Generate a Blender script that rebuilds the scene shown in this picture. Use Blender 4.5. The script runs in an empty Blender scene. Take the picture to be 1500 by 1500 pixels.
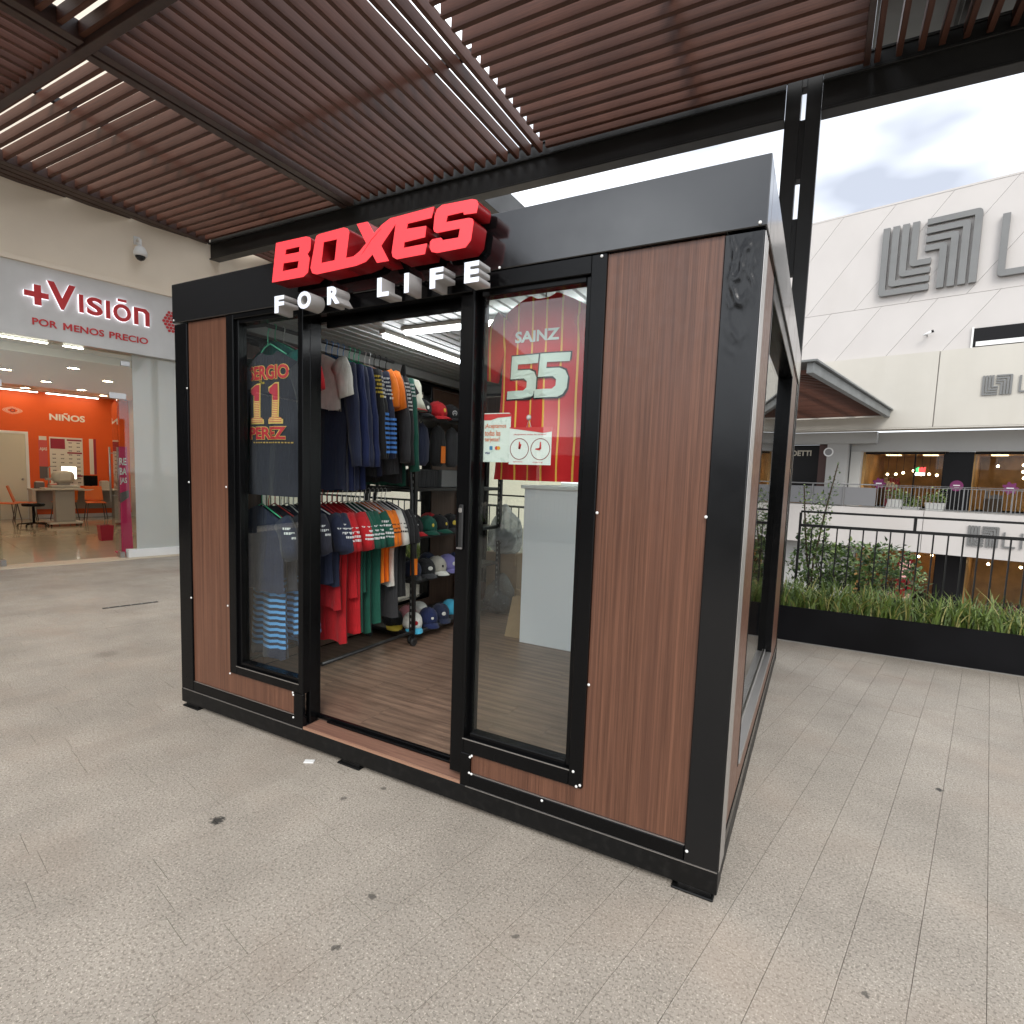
import bpy, bmesh, math, random
from mathutils import Vector, Matrix
R = math.radians
rnd = random.Random(7)
sc = bpy.context.scene
col = sc.collection
PI = math.pi

# ------------------------------------------------------------------ camera
cd = bpy.data.cameras.new('camera'); cam = bpy.data.objects.new('camera', cd); col.objects.link(cam)
cd.sensor_width = 36.0; cd.sensor_fit = 'HORIZONTAL'; cd.lens = 36.0 * 823.88 / 1500.0
cd.shift_y = 24.7 / 1500.0; cd.clip_start = 0.05; cd.clip_end = 2000
yaw, pit, rol = R(-28.412), R(-5.385), R(1.980)
fw = Vector((math.sin(yaw) * math.cos(pit), math.cos(yaw) * math.cos(pit), math.sin(pit)))
r0 = Vector((math.cos(yaw), -math.sin(yaw), 0)); u0 = r0.cross(fw)
rr = r0 * math.cos(rol) + u0 * math.sin(rol); uu = -r0 * math.sin(rol) + u0 * math.cos(rol)
mw = Matrix((rr, uu, -fw)).transposed().to_4x4(); mw.translation = Vector((0.214, -2.034, 1.504))
cam.matrix_world = mw
sc.camera = cam
sc.render.engine = 'CYCLES'
sc.cycles.use_denoising = True
sc.cycles.max_bounces = 10; sc.cycles.transparent_max_bounces = 16; sc.cycles.diffuse_bounces = 5
sc.cycles.glossy_bounces = 5; sc.cycles.sample_clamp_indirect = 6.0
sc.cycles.caustics_reflective = False; sc.cycles.caustics_refractive = False
sc.view_settings.view_transform = 'Standard'; sc.view_settings.look = 'None'
sc.view_settings.exposure = 0.74; sc.view_settings.gamma = 1.0; sc.view_settings.use_curve_mapping = False

# ------------------------------------------------------------------ sky and sun (bright overcast)
SUN_EL, SUN_AZ = R(42), R(152)          # azimuth clockwise from +Y
wd = bpy.data.worlds.new('World'); sc.world = wd; wd.use_nodes = True
nt = wd.node_tree; nt.nodes.clear()
def wn(t, **k):
    n = nt.nodes.new(t)
    for a, b in k.items(): setattr(n, a, b)
    return n
sky = wn('ShaderNodeTexSky', sky_type='NISHITA', sun_disc=False, sun_elevation=SUN_EL, sun_rotation=SUN_AZ)
tc = wn('ShaderNodeTexCoord')
mp = wn('ShaderNodeMapping'); mp.inputs['Scale'].default_value = (1.0, 1.0, 2.2); mp.inputs['Location'].default_value = (0.35, 0.1, 0.2); mp.inputs['Rotation'].default_value = (0, 0, R(22))
nz = wn('ShaderNodeTexNoise'); nz.inputs['Scale'].default_value = 2.6; nz.inputs['Detail'].default_value = 4; nz.inputs['Roughness'].default_value = 0.45
cr = wn('ShaderNodeValToRGB')
cr.color_ramp.elements[0].position = 0.33; cr.color_ramp.elements[0].color = (4.5, 4.8, 5.5, 1)
cr.color_ramp.elements[1].position = 0.66; cr.color_ramp.elements[1].color = (19.5, 20.2, 21.0, 1)
mx = wn('ShaderNodeMixRGB'); mx.inputs['Fac'].default_value = 0.88
bg = wn('ShaderNodeBackground'); bg.inputs['Strength'].default_value = 0.1
ow = wn('ShaderNodeOutputWorld')
L = nt.links.new
L(tc.outputs['Generated'], mp.inputs['Vector']); L(mp.outputs['Vector'], nz.inputs['Vector']); L(nz.outputs['Fac'], cr.inputs['Fac'])
L(sky.outputs['Color'], mx.inputs['Color1']); L(cr.outputs['Color'], mx.inputs['Color2'])
L(mx.outputs['Color'], bg.inputs['Color']); L(bg.outputs['Background'], ow.inputs['Surface'])
sl = bpy.data.lights.new('sun', 'SUN'); so = bpy.data.objects.new('sun', sl); col.objects.link(so)
sl.energy = 1.2; sl.angle = R(25); sl.color = (1.0, 0.95, 0.88)
sd = Vector((math.sin(SUN_AZ) * math.cos(SUN_EL), math.cos(SUN_AZ) * math.cos(SUN_EL), math.sin(SUN_EL)))
so.rotation_euler = (-sd).to_track_quat('-Z', 'Y').to_euler()

# ------------------------------------------------------------------ materials
MATS = {}
def M(name, c, rough=0.5, metal=0.0, spec=0.5, var=None, bump=None, grain=None, coat=0.0, emit=None, speck=None, sheen=0.0, rvar=None, streak=None, world=False, orand=0.0):
    """procedural material. var=(scale, amount); bump=(scale, strength, distance); grain=(colour2, (sx,sy,sz))."""
    if name in MATS: return MATS[name]
    m = bpy.data.materials.new(name); m.use_nodes = True; MATS[name] = m
    t = m.node_tree; b = t.nodes['Principled BSDF']; K = t.links.new
    def nn(ty, **k):
        n = t.nodes.new(ty)
        for a, v in k.items(): setattr(n, a, v)
        return n
    b.inputs['Base Color'].default_value = (*c, 1); b.inputs['Roughness'].default_value = rough
    b.inputs['Metallic'].default_value = metal; b.inputs['Specular IOR Level'].default_value = spec
    if coat: b.inputs['Coat Weight'].default_value = coat; b.inputs['Coat Roughness'].default_value = 0.08
    if sheen: b.inputs['Sheen Weight'].default_value = sheen
    if emit:
        b.inputs['Emission Color'].default_value = (*emit[0], 1); b.inputs['Emission Strength'].default_value = emit[1]
    co = nn('ShaderNodeNewGeometry').outputs['Position'] if world else nn('ShaderNodeTexCoord').outputs['Object']
    def noise(scale, detail=4, rough=0.55, vec=None, stretch=None):
        n = nn('ShaderNodeTexNoise'); n.inputs['Scale'].default_value = scale; n.inputs['Detail'].default_value = detail
        n.inputs['Roughness'].default_value = rough
        v = vec or co
        if stretch:
            mpn = nn('ShaderNodeMapping'); mpn.inputs['Scale'].default_value = stretch; K(v, mpn.inputs['Vector']); v = mpn.outputs['Vector']
        K(v, n.inputs['Vector']); return n.outputs['Fac']
    cur = None
    def mixc(fac, c1, c2, mode='MIX'):
        x = nn('ShaderNodeMixRGB', blend_type=mode)
        for s, v in (('Fac', fac), ('Color1', c1), ('Color2', c2)):
            if hasattr(v, 'is_linked') or hasattr(v, 'links'): K(v, x.inputs[s])
            elif s == 'Fac': x.inputs[s].default_value = v
            else: x.inputs[s].default_value = (*v, 1)
        return x.outputs['Color']
    def ramp(f, a, bb, lo=0.0, hi=1.0):
        r = nn('ShaderNodeMapRange'); r.inputs['From Min'].default_value = a; r.inputs['From Max'].default_value = bb
        r.inputs['To Min'].default_value = lo; r.inputs['To Max'].default_value = hi; K(f, r.inputs['Value']); return r.outputs['Result']
    cur = c
    if grain:
        g = noise(1.0, 6, 0.65, stretch=grain[1])
        cur = mixc(ramp(g, 0.32, 0.68), c, grain[0])
        g2 = noise(1.0, 3, 0.6, stretch=tuple(v * 4.3 for v in grain[1]))
        cur = mixc(ramp(g2, 0.45, 0.75, 0, 0.45), cur, tuple(v * 0.55 for v in grain[0]))
    if speck:   # (scale, dark colour, light colour, amount)
        g = noise(speck[0], 2, 0.7)
        cur = mixc(ramp(g, 0.52, 0.60, 0, speck[3]), cur, speck[1])
        g = noise(speck[0] * 1.31, 2, 0.7)
        cur = mixc(ramp(g, 0.58, 0.66, 0, speck[3]), cur, speck[2])
    if streak:  # (stretch, colour, amount)
        g = noise(1.0, 3, 0.5, stretch=streak[0]); cur = mixc(ramp(g, 0.5, 0.75, 0, streak[2]), cur, streak[1])
    if var:
        g = noise(var[0], 5, 0.6)
        f = ramp(g, 0.3, 0.7, 1 - var[1], 1 + var[1])
        cc = nn('ShaderNodeCombineColor')
        for s in ('Red', 'Green', 'Blue'): K(f, cc.inputs[s])
        cur = mixc(1.0, cur, cc.outputs['Color'], 'MULTIPLY')
    if orand:
        oi = nn('ShaderNodeObjectInfo'); f = ramp(oi.outputs['Random'], 0, 1, 1 - orand, 1 + orand); cc = nn('ShaderNodeCombineColor')
        for s in ('Red', 'Green', 'Blue'): K(f, cc.inputs[s])
        cur = mixc(1.0, cur, cc.outputs['Color'], 'MULTIPLY')
    if cur is not c: K(cur, b.inputs['Base Color'])
    if rvar:
        g = noise(rvar[0], 4, 0.6); K(ramp(g, 0.3, 0.7, rvar[1], rvar[2]), b.inputs['Roughness'])
    if bump:
        g = noise(bump[0], 4, 0.6, stretch=bump[3] if len(bump) > 3 else None)
        bn = nn('ShaderNodeBump'); bn.inputs['Strength'].default_value = bump[1]; bn.inputs['Distance'].default_value = bump[2]
        K(g, bn.inputs['Height']); K(bn.outputs['Normal'], b.inputs['Normal'])
    return m

def glass_mat(name, tint=(0.94, 0.97, 0.95), ior=1.5, milk=0.0, rough=0.0):
    m = bpy.data.materials.new(name); m.use_nodes = True; t = m.node_tree; t.nodes.clear(); K = t.links.new
    o = t.nodes.new('ShaderNodeOutputMaterial'); fr = t.nodes.new('ShaderNodeFresnel'); fr.inputs['IOR'].default_value = ior
    gm = t.nodes.new('ShaderNodeNewGeometry'); mrg = t.nodes.new('ShaderNodeMapRange'); mrg.inputs['To Min'].default_value = ior; mrg.inputs['To Max'].default_value = 1.0 / ior
    K(gm.outputs['Backfacing'], mrg.inputs['Value']); K(mrg.outputs[0], fr.inputs['IOR'])
    tr = t.nodes.new('ShaderNodeBsdfTransparent'); tr.inputs['Color'].default_value = (*tint, 1)
    gl = t.nodes.new('ShaderNodeBsdfGlossy'); gl.inputs['Roughness'].default_value = rough
    base = tr.outputs[0]
    if milk:
        df = t.nodes.new('ShaderNodeBsdfDiffuse'); df.inputs['Color'].default_value = (0.72, 0.76, 0.74, 1)
        tl = t.nodes.new('ShaderNodeBsdfTranslucent'); tl.inputs['Color'].default_value = (0.75, 0.78, 0.76, 1)
        m1 = t.nodes.new('ShaderNodeMixShader'); m1.inputs[0].default_value = 0.4; K(df.outputs[0], m1.inputs[1]); K(tl.outputs[0], m1.inputs[2])
        m2 = t.nodes.new('ShaderNodeMixShader'); m2.inputs[0].default_value = milk; K(tr.outputs[0], m2.inputs[1]); K(m1.outputs[0], m2.inputs[2]); base = m2.outputs[0]
    mix = t.nodes.new('ShaderNodeMixShader'); K(fr.outputs[0], mix.inputs[0]); K(base, mix.inputs[1]); K(gl.outputs[0], mix.inputs[2]); K(mix.outputs[0], o.inputs[0])
    MATS[name] = m; return m

def stripe_mat(name, base, stripe, axis, pitch, width, offset=0.0, lo=None, hi=None, lim_axis=2, rough=0.85):
    """fabric with printed stripes along an axis of the object, optionally only between two heights."""
    m = bpy.data.materials.new(name); m.use_nodes = True; t = m.node_tree; b = t.nodes['Principled BSDF']; K = t.links.new
    b.inputs['Roughness'].default_value = rough; b.inputs['Sheen Weight'].default_value = 0.2
    co = t.nodes.new('ShaderNodeTexCoord'); sp = t.nodes.new('ShaderNodeSeparateXYZ'); K(co.outputs['Object'], sp.inputs[0])
    def mt(op, a, bb):
        n = t.nodes.new('ShaderNodeMath'); n.operation = op
        for i, v in enumerate((a, bb)):
            if isinstance(v, (int, float)): n.inputs[i].default_value = v
            elif v is not None: K(v, n.inputs[i])
        return n.outputs[0]
    v = mt('FRACT', mt('DIVIDE', mt('ADD', sp.outputs[axis], 100 * pitch - offset), pitch), None)
    f = mt('LESS_THAN', v, width / pitch)
    if lo is not None:
        f = mt('MULTIPLY', f, mt('GREATER_THAN', sp.outputs[lim_axis], lo)); f = mt('MULTIPLY', f, mt('LESS_THAN', sp.outputs[lim_axis], hi))
    x = t.nodes.new('ShaderNodeMixRGB'); K(f, x.inputs[0]); x.inputs[1].default_value = (*base, 1); x.inputs[2].default_value = (*stripe, 1)
    K(x.outputs[0], b.inputs['Base Color']); MATS[name] = m; return m

BLACK = M('black_powder_coat', (0.003, 0.003, 0.0033), 0.24, spec=0.17, rvar=(3.0, 0.16, 0.28), bump=(260, 0.05, 0.001))
FASCIA = M('black_sheet_gloss', (0.005, 0.005, 0.0055), 0.12, spec=0.9, rvar=(4.0, 0.07, 0.18), bump=(2.6, 0.12, 0.004))
SCUFF = M('black_scuffed_steel', (0.005, 0.005, 0.005), 0.45, spec=0.22, streak=((30, 30, 30), (0.03, 0.028, 0.026), 0.3), rvar=(6, 0.35, 0.55))
EDGE = M('bare_aluminium_edge', (0.42, 0.40, 0.38), 0.35, metal=0.8)
SCREW = M('white_screw_cap', (0.8, 0.8, 0.78), 0.35)
WOODV = M('laminate_wood_panel', (0.180, 0.079, 0.046), 0.36, grain=((0.074, 0.030, 0.017), (120, 120, 1.3)), streak=((9, 9, 0.3), (0.10, 0.042, 0.026), 0.5), orand=0.06, rvar=(30, 0.30, 0.42), bump=(1, 0.06, 0.002, (160, 160, 3)))
LAM = M('laminate_floor', (0.27, 0.175, 0.122), 0.36, grain=((0.105, 0.066, 0.047), (2.2, 34, 20)), var=(2.2, 0.2))
GLASS = glass_mat('clear_glass')
SLAT = M('brown_timber_slat', (0.112, 0.047, 0.031), 0.5, spec=0.2, grain=((0.068, 0.028, 0.019), (2.0, 45, 45)), var=(0.8, 0.2), orand=0.16)
STEEL = M('dark_grey_steel', (0.017, 0.017, 0.0165), 0.42, spec=0.35, var=(1.5, 0.2), rvar=(2, 0.35, 0.5))
GSTEEL = M('grey_roof_steel', (0.16, 0.17, 0.17), 0.5, var=(1.2, 0.2))
WHITE = M('white_paint', (0.78, 0.78, 0.76), 0.45, var=(2, 0.05))
# ------------------------------------------------------------------ mesh helpers
class MB:
    def __init__(s): s.v = []; s.f = []; s.sm = []
    def add(s, vs, fs, smooth=False):
        o = len(s.v); s.v += [tuple(v) for v in vs]; s.f += [tuple(i + o for i in f) for f in fs]; s.sm += [smooth] * len(fs); return s
    def box(s, x0, x1, y0, y1, z0, z1):
        v = [(x, y, z) for z in (z0, z1) for y in (y0, y1) for x in (x0, x1)]
        return s.add(v, [(0, 2, 3, 1), (4, 5, 7, 6), (0, 1, 5, 4), (2, 6, 7, 3), (0, 4, 6, 2), (1, 3, 7, 5)])
    def quad(s, a, b, c, d): return s.add([a, b, c, d], [(0, 1, 2, 3)])
    def rbox(s, c, size, rot=(0, 0, 0)):
        m = Matrix.Translation(c) @ (Matrix.Rotation(rot[2], 4, 'Z') @ Matrix.Rotation(rot[1], 4, 'Y') @ Matrix.Rotation(rot[0], 4, 'X'))
        a, b, d = (q / 2 for q in size)
        v = [m @ Vector((x, y, z)) for z in (-d, d) for y in (-b, b) for x in (-a, a)]
        return s.add(v, [(0, 2, 3, 1), (4, 5, 7, 6), (0, 1, 5, 4), (2, 6, 7, 3), (0, 4, 6, 2), (1, 3, 7, 5)])
    def tube(s, pts, r, n=8, cap=True, sm=True):
        pts = [Vector(p) for p in pts]; rs = r if isinstance(r, (list, tuple)) else [r] * len(pts)
        vs = []; pn = None
        for i, p in enumerate(pts):
            d = (pts[min(i + 1, len(pts) - 1)] - pts[max(i - 1, 0)]).normalized()
            if pn is None:
                a = Vector((0, 0, 1)) if abs(d.z) < 0.9 else Vector((1, 0, 0)); pn = d.cross(a).normalized()
            pn = (pn - d * pn.dot(d)).normalized(); q = d.cross(pn)
            vs += [p + (pn * math.cos(2 * PI * k / n) + q * math.sin(2 * PI * k / n)) * rs[i] for k in range(n)]
        fs = [(i * n + k, i * n + (k + 1) % n, (i + 1) * n + (k + 1) % n, (i + 1) * n + k) for i in range(len(pts) - 1) for k in range(n)]
        o = len(s.v); s.add(vs, fs, sm)
        if cap:
            s.f += [tuple(o + k for k in reversed(range(n))), tuple(o + (len(pts) - 1) * n + k for k in range(n))]; s.sm += [False, False]
        return s
    def cyl(s, p0, p1, r0, r1=None, n=12): return s.tube([p0, p1], [r0, r0 if r1 is None else r1], n)
    def lathe(s, prof, c=(0, 0, 0), n=16, sx=1, sy=1, cap=True):
        vs = [(c[0] + r * math.cos(2 * PI * k / n) * sx, c[1] + r * math.sin(2 * PI * k / n) * sy, c[2] + z) for r, z in prof for k in range(n)]
        fs = [(i * n + k, i * n + (k + 1) % n, (i + 1) * n + (k + 1) % n, (i + 1) * n + k) for i in range(len(prof) - 1) for k in range(n)]
        o = len(s.v); s.add(vs, fs, True)
        if cap:
            s.f += [tuple(o + k for k in reversed(range(n))), tuple(o + (len(prof) - 1) * n + k for k in range(n))]; s.sm += [False] * 2
        return s
    def prism(s, poly, y0, y1):        # polygon in the x-z plane, extruded along y
        n = len(poly); v = [(x, y0, z) for x, z in poly] + [(x, y1, z) for x, z in poly]
        return s.add(v, [tuple(range(n)), tuple(reversed(range(n, 2 * n)))] + [(k, k + n, (k + 1) % n + n, (k + 1) % n) for k in range(n)])
    def mesh(s, name, bevel=0.0):
        me = bpy.data.meshes.new(name); me.from_pydata(s.v, [], s.f)
        me.polygons.foreach_set('use_smooth', s.sm)
        bm = bmesh.new(); bm.from_mesh(me); bmesh.ops.recalc_face_normals(bm, faces=bm.faces)
        if bevel: bmesh.ops.bevel(bm, geom=[e for e in bm.edges if len(e.link_faces) == 2 and e.calc_face_angle(0) > 0.6], offset=bevel, segments=1, affect='EDGES')
        bm.to_mesh(me); bm.free(); return me

BASE = {}
def root(name, label, cat, base=(0, 0, 0), F=None, rotz=0.0, group=None):
    o = bpy.data.objects.new(name, None); col.objects.link(o); o.empty_display_size = 0.1
    place(o, base, F, rotz); o['label'] = label; o['category'] = cat
    if group: o['group'] = group
    BASE[o.name] = Vector(base); return o
def place(o, base, F=None, rotz=0.0):
    b = Vector(base)
    if F:
        a = F[1]; o.location = Vector((F[0][0] + b.x * math.cos(a) - b.y * math.sin(a), F[0][1] + b.x * math.sin(a) + b.y * math.cos(a), F[0][2] + b.z)); o.rotation_euler = (0, 0, a + rotz)
    else: o.location = b; o.rotation_euler = (0, 0, rotz)
def part(name, mb, mat, parent, bevel=0.0, label=None, kind=None):
    me = mb.mesh(name, bevel) if isinstance(mb, MB) else mb
    if mat is not None and not me.materials: me.materials.append(mat)
    o = bpy.data.objects.new(name, me); col.objects.link(o); o.parent = parent
    if parent is not None and parent.name in BASE: o.location = -BASE[parent.name]
    if label: o['label'] = label
    if kind: o['kind'] = kind
    return o
def solo(name, mb, mat, label, cat, base=(0, 0, 0), F=None, rotz=0.0, group=None, bevel=0.0, kind=None):
    """a thing that is one mesh; its geometry is given in frame coordinates around base."""
    me = mb.mesh(name, bevel) if isinstance(mb, MB) else mb
    if base != (0, 0, 0): me.transform(Matrix.Translation(-Vector(base)))
    if mat is not None and not me.materials: me.materials.append(mat)
    o = bpy.data.objects.new(name, me); col.objects.link(o); place(o, base, F, rotz)
    if kind: o['kind'] = kind
    if label: o['label'] = label
    if cat and kind != 'structure': o['category'] = cat
    if group: o['group'] = group
    return o
def dup(r, base, F=None, rotz=0.0, label=None, group=None):
    c = r.copy(); col.objects.link(c); place(c, base, F, rotz)
    if label: c['label'] = label
    if group: c['group'] = group
    for ch in list(r.children):
        d = ch.copy(); col.objects.link(d); d.parent = c
        for g in list(ch.children):
            e = g.copy(); col.objects.link(e); e.parent = d
    return c

UP = Matrix(((1, 0, 0, 0), (0, 0, -1, 0), (0, 1, 0, 0), (0, 0, 0, 1)))     # drawing plane -> upright, facing -y
def cmesh(cu):
    ob = bpy.data.objects.new('tmp', cu); col.objects.link(ob)
    dg = bpy.context.evaluated_depsgraph_get(); me = bpy.data.meshes.new_from_object(ob.evaluated_get(dg))
    bpy.data.objects.remove(ob); bpy.data.curves.remove(cu); return me
def text(s, x, y, z, w=None, h=None, size=0.1, ext=0.0005, bold=0.0, bev=0.0, shear=0.0, gap=1.0):
    """lettering facing -y with its lower left corner at x, y, z, fitted to width w and height h."""
    cu = bpy.data.curves.new('t', 'FONT'); cu.body = s; cu.size = size; cu.extrude = ext; cu.offset = bold * size; cu.bevel_depth = bev
    cu.resolution_u = 4; cu.shear = shear; cu.space_character = gap
    me = cmesh(cu)
    xs = [v.co.x for v in me.vertices]; ys = [v.co.y for v in me.vertices]
    x0, x1, y0, y1 = min(xs), max(xs), min(ys), max(ys)
    sx = w / (x1 - x0) if w else 1; sy = h / (y1 - y0) if h else sx
    if not w: sx = sy
    me.transform(Matrix.Diagonal((sx, sy, 1, 1)) @ Matrix.Translation((-x0, -y0, 0)))
    me.transform(Matrix.Translation((x, y, z)) @ UP); return me
def outline(rings, y, ext, bev=0.0):
    """solid with holes from rings of (x, z) points, facing -y, its face at y - ext."""
    cu = bpy.data.curves.new('t', 'CURVE'); cu.dimensions = '2D'; cu.fill_mode = 'BOTH'; cu.extrude = ext; cu.bevel_depth = bev
    for ring in rings:
        sp = cu.splines.new('POLY'); sp.points.add(len(ring) - 1); sp.use_cyclic_u = True
        for p, (a, b) in zip(sp.points, ring): p.co = (a, b, 0, 1)
    me = cmesh(cu); me.transform(Matrix.Translation((0, y, 0)) @ UP); return me
def join(meshes, name='print'):
    v = []; f = []
    for me in meshes:
        o = len(v); v += [tuple(q.co) for q in me.vertices]; f += [tuple(i + o for i in p.vertices) for p in me.polygons]; bpy.data.meshes.remove(me)
    me = bpy.data.meshes.new(name); me.from_pydata(v, [], f); return me
def circ(cx, cz, r, n=20, sx=1.0): return [(cx + r * sx * math.cos(2 * PI * k / n), cz + r * math.sin(2 * PI * k / n)) for k in range(n)]
def rrect(x0, x1, z0, z1, r, n=4):
    o = []
    for cx, cz, a in ((x1 - r, z1 - r, 0), (x0 + r, z1 - r, 90), (x0 + r, z0 + r, 180), (x1 - r, z0 + r, 270)):
        o += [(cx + r * math.cos(R(a + 90 * k / n)), cz + r * math.sin(R(a + 90 * k / n))) for k in range(n + 1)]
    return o

STORE = (Vector((-9.305, 2.395, 0)), R(78.2))
LIV = (Vector((7.217, 27.137, 0)), R(-13.5))
# ------------------------------------------------------------------ ground, plaza deck and pavers
GRAN = M('granite_paver', (0.352, 0.313, 0.264), 0.66, spec=0.3, world=True, speck=(105, (0.19, 0.165, 0.135), (0.64, 0.57, 0.48), 0.8), orand=0.03, var=(1.5, 0.16), rvar=(4, 0.5, 0.72),
         streak=((1.1, 1.7, 1), (0.34, 0.265, 0.205), 0.5), bump=(160, 0.15, 0.002))
JOINT = M('paver_joint', (0.265, 0.238, 0.205), 0.9, var=(5, 0.3))
# a few dark blots of trodden gum and oil on the stone
def add_blots(mat, blots):
    t = mat.node_tree; b = t.nodes['Principled BSDF']; K = t.links.new
    src = b.inputs['Base Color'].links[0].from_socket
    geo = t.nodes.new('ShaderNodeNewGeometry'); nz = t.nodes.new('ShaderNodeTexNoise'); nz.inputs['Scale'].default_value = 70; nz.inputs['Detail'].default_value = 3
    K(geo.outputs['Position'], nz.inputs['Vector'])
    for (x, y, r, a, c) in blots:
        d = t.nodes.new('ShaderNodeVectorMath'); d.operation = 'DISTANCE'; K(geo.outputs['Position'], d.inputs[0]); d.inputs[1].default_value = (x, y, 0)
        ad = t.nodes.new('ShaderNodeMath'); ad.operation = 'MULTIPLY_ADD'; K(nz.outputs['Fac'], ad.inputs[0]); ad.inputs[1].default_value = -r * 2.6; K(d.outputs['Value'], ad.inputs[2])
        mr = t.nodes.new('ShaderNodeMapRange'); mr.inputs['From Min'].default_value = -r * 0.55; mr.inputs['From Max'].default_value = -r * 0.05
        mr.inputs['To Min'].default_value = a; mr.inputs['To Max'].default_value = 0; K(ad.outputs[0], mr.inputs['Value'])
        mx = t.nodes.new('ShaderNodeMixRGB'); K(mr.outputs[0], mx.inputs[0]); K(src, mx.inputs[1]); mx.inputs[2].default_value = (*c, 1); src = mx.outputs[0]
    K(src, b.inputs['Base Color'])
_dk = (0.035, 0.033, 0.03)
add_blots(GRAN, [(-1.93, -0.62, 0.026, 0.95, _dk), (-1.07, -0.61, 0.014, 0.7, _dk), (-1.02, -0.83, 0.013, 0.7, _dk), (-1.60, -0.22, 0.014, 0.6, _dk), (-1.50, -0.06, 0.012, 0.6, _dk),
                 (0.86, 1.40, 0.016, 0.95, _dk), (-4.6, 0.25, 0.07, 0.35, (0.12, 0.1, 0.08)), (-4.4, 2.3, 0.4, 0.25, (0.38, 0.27, 0.14)), (-1.75, 0.1, 0.03, 0.4, (0.12, 0.09, 0.06)), (0.45, -0.15, 0.011, 0.7, _dk), (-0.55, -0.5, 0.010, 0.6, _dk)])
mb = MB().box(-400, 400, -400, 600, -6.0, -4.6)
solo('ground', mb, M('lower_paving', (0.26, 0.24, 0.22), 0.7, var=(0.4, 0.2)), 'stone floor of the lower level of the mall', None, kind='structure')
mb = MB().box(-12, 14, -10.6, 4.55, -0.6, -0.006).box(-14, -3.4, 4.552, 16, -0.6, -0.007)
plaza = solo('plaza_floor', mb, JOINT, 'upper plaza deck of grey speckled granite pavers', None, kind='structure')
TW, TL, TG = 0.175, 0.60, 0.0015
TA = R(11.8); TE, TT = Vector((math.cos(TA), -math.sin(TA), 0)), Vector((math.sin(TA), math.cos(TA), 0))    # the paving runs with the shop fronts
tile_me = MB().box(TG / 2, TW - TG / 2, TG / 2, TL - TG / 2, -0.0055, 0.0).mesh('paver', 0.0006); tile_me.materials.append(GRAN)
near = []; rest = MB()
def far_tile(p, z):
    q = [p + TE * a + TT * b for a, b in ((TG / 2, TG / 2), (TW - TG / 2, TG / 2), (TW - TG / 2, TL - TG / 2), (TG / 2, TL - TG / 2))]
    rest.add([(v.x, v.y, h) for h in (-0.0055, z) for v in q], [(4, 5, 6, 7), (0, 1, 5, 4), (1, 2, 6, 5), (2, 3, 7, 6), (3, 0, 4, 7)])
for i in range(-64, 44):
    off = rnd.random() * TL
    for j in range(-14, 10):
        p = TE * (0.3966 + i * TW) + TT * (j * TL + off - 0.3); c_ = p + TE * TW / 2 + TT * TL / 2; x, y = c_.x, c_.y
        if y > 4.25 or y < -6.4 or x < -11.5 or x > 7: continue
        if -2.9 < x < -0.3 and 0.4 < y < 2.9: continue
        c = c_ - mw.translation; d = c.dot(fw)
        px = c.dot(rr) / max(d, 0.01) * 823.88; py = c.dot(uu) / max(d, 0.01) * 823.88
        vis = d > 0.3 and abs(px) < 800 and abs(py) < 790 and not (x < -0.1 and y > 0.25 and x > -3.3 - 0.9 * y)
        if vis: near.append((d, p))
        else: far_tile(p, rnd.uniform(-0.0005, 0.0002))
near.sort(key=lambda t: t[0])
for d, p in near[:300]:
    o = bpy.data.objects.new('paver', tile_me); col.objects.link(o); o.parent = plaza; o.location = (p.x, p.y, rnd.uniform(-0.0006, 0.0004))
    o.rotation_euler = (rnd.gauss(0, 0.0003), rnd.gauss(0, 0.0008), -TA)
for d, p in near[300:]: far_tile(p, rnd.uniform(-0.0005, 0.0002))
part('paving', rest, GRAN, plaza, kind='stuff')
# ------------------------------------------------------------------ pergola
ZP, SD, ST, PIT = 5.17, 0.115, 0.045, 0.153
XS = [-8.93, -5.82, -2.77, 0.30, 3.36]; YS = [-2.40, 0.81, 4.02]
perg = root('pergola', 'brown timber slat pergola on dark steel beams roofing the plaza', 'pergola', (-2.77, 0.81, 0))
slx = MB().box(-1.455, 1.455, -ST / 2, ST / 2, -SD / 2, SD / 2).mesh('slat', 0.003); slx.materials.append(SLAT)
def slats(x0, x1, y0, y1, alongx, zoff=0.0):
    L_ = (x1 - x0) if alongx else (y1 - y0); W_ = (y1 - y0) if alongx else (x1 - x0); n = int(round(W_ / PIT))
    for k in range(n):
        q = (k + 0.5) * W_ / n + rnd.uniform(-0.004, 0.004)
        o = bpy.data.objects.new('slat', slx); col.objects.link(o); o.parent = perg
        cx, cy = ((x0 + x1) / 2, y0 + q) if alongx else (x0 + q, (y0 + y1) / 2)
        o.location = Vector((cx, cy, ZP + SD / 2 + zoff + rnd.uniform(-0.002, 0.002))) - BASE[perg.name]; o.rotation_euler = (rnd.gauss(0, 0.02), rnd.gauss(0, 0.0008), (0 if alongx else PI / 2) + rnd.gauss(0, 0.0012)); o.scale = ((L_ - 0.03) / 2.91, 1, 1)
for i in range(4):
    for j in range(2):
        slats(XS[i], XS[i + 1], YS[j], YS[j + 1], (i + j) % 2 == 1)
for j_, (ya, yb) in enumerate(((-5.60, -2.42), (-8.80, -5.62))):      # the roof goes on along the shops behind the viewer
    slats(-8.93, -5.82, ya, yb, j_ == 0); slats(-5.80, -4.65, ya, yb, j_ == 1)
slats(-8.93, -5.82, 4.30, 7.4, False); slats(-5.80, -3.95, 4.30, 7.4, True)
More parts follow.
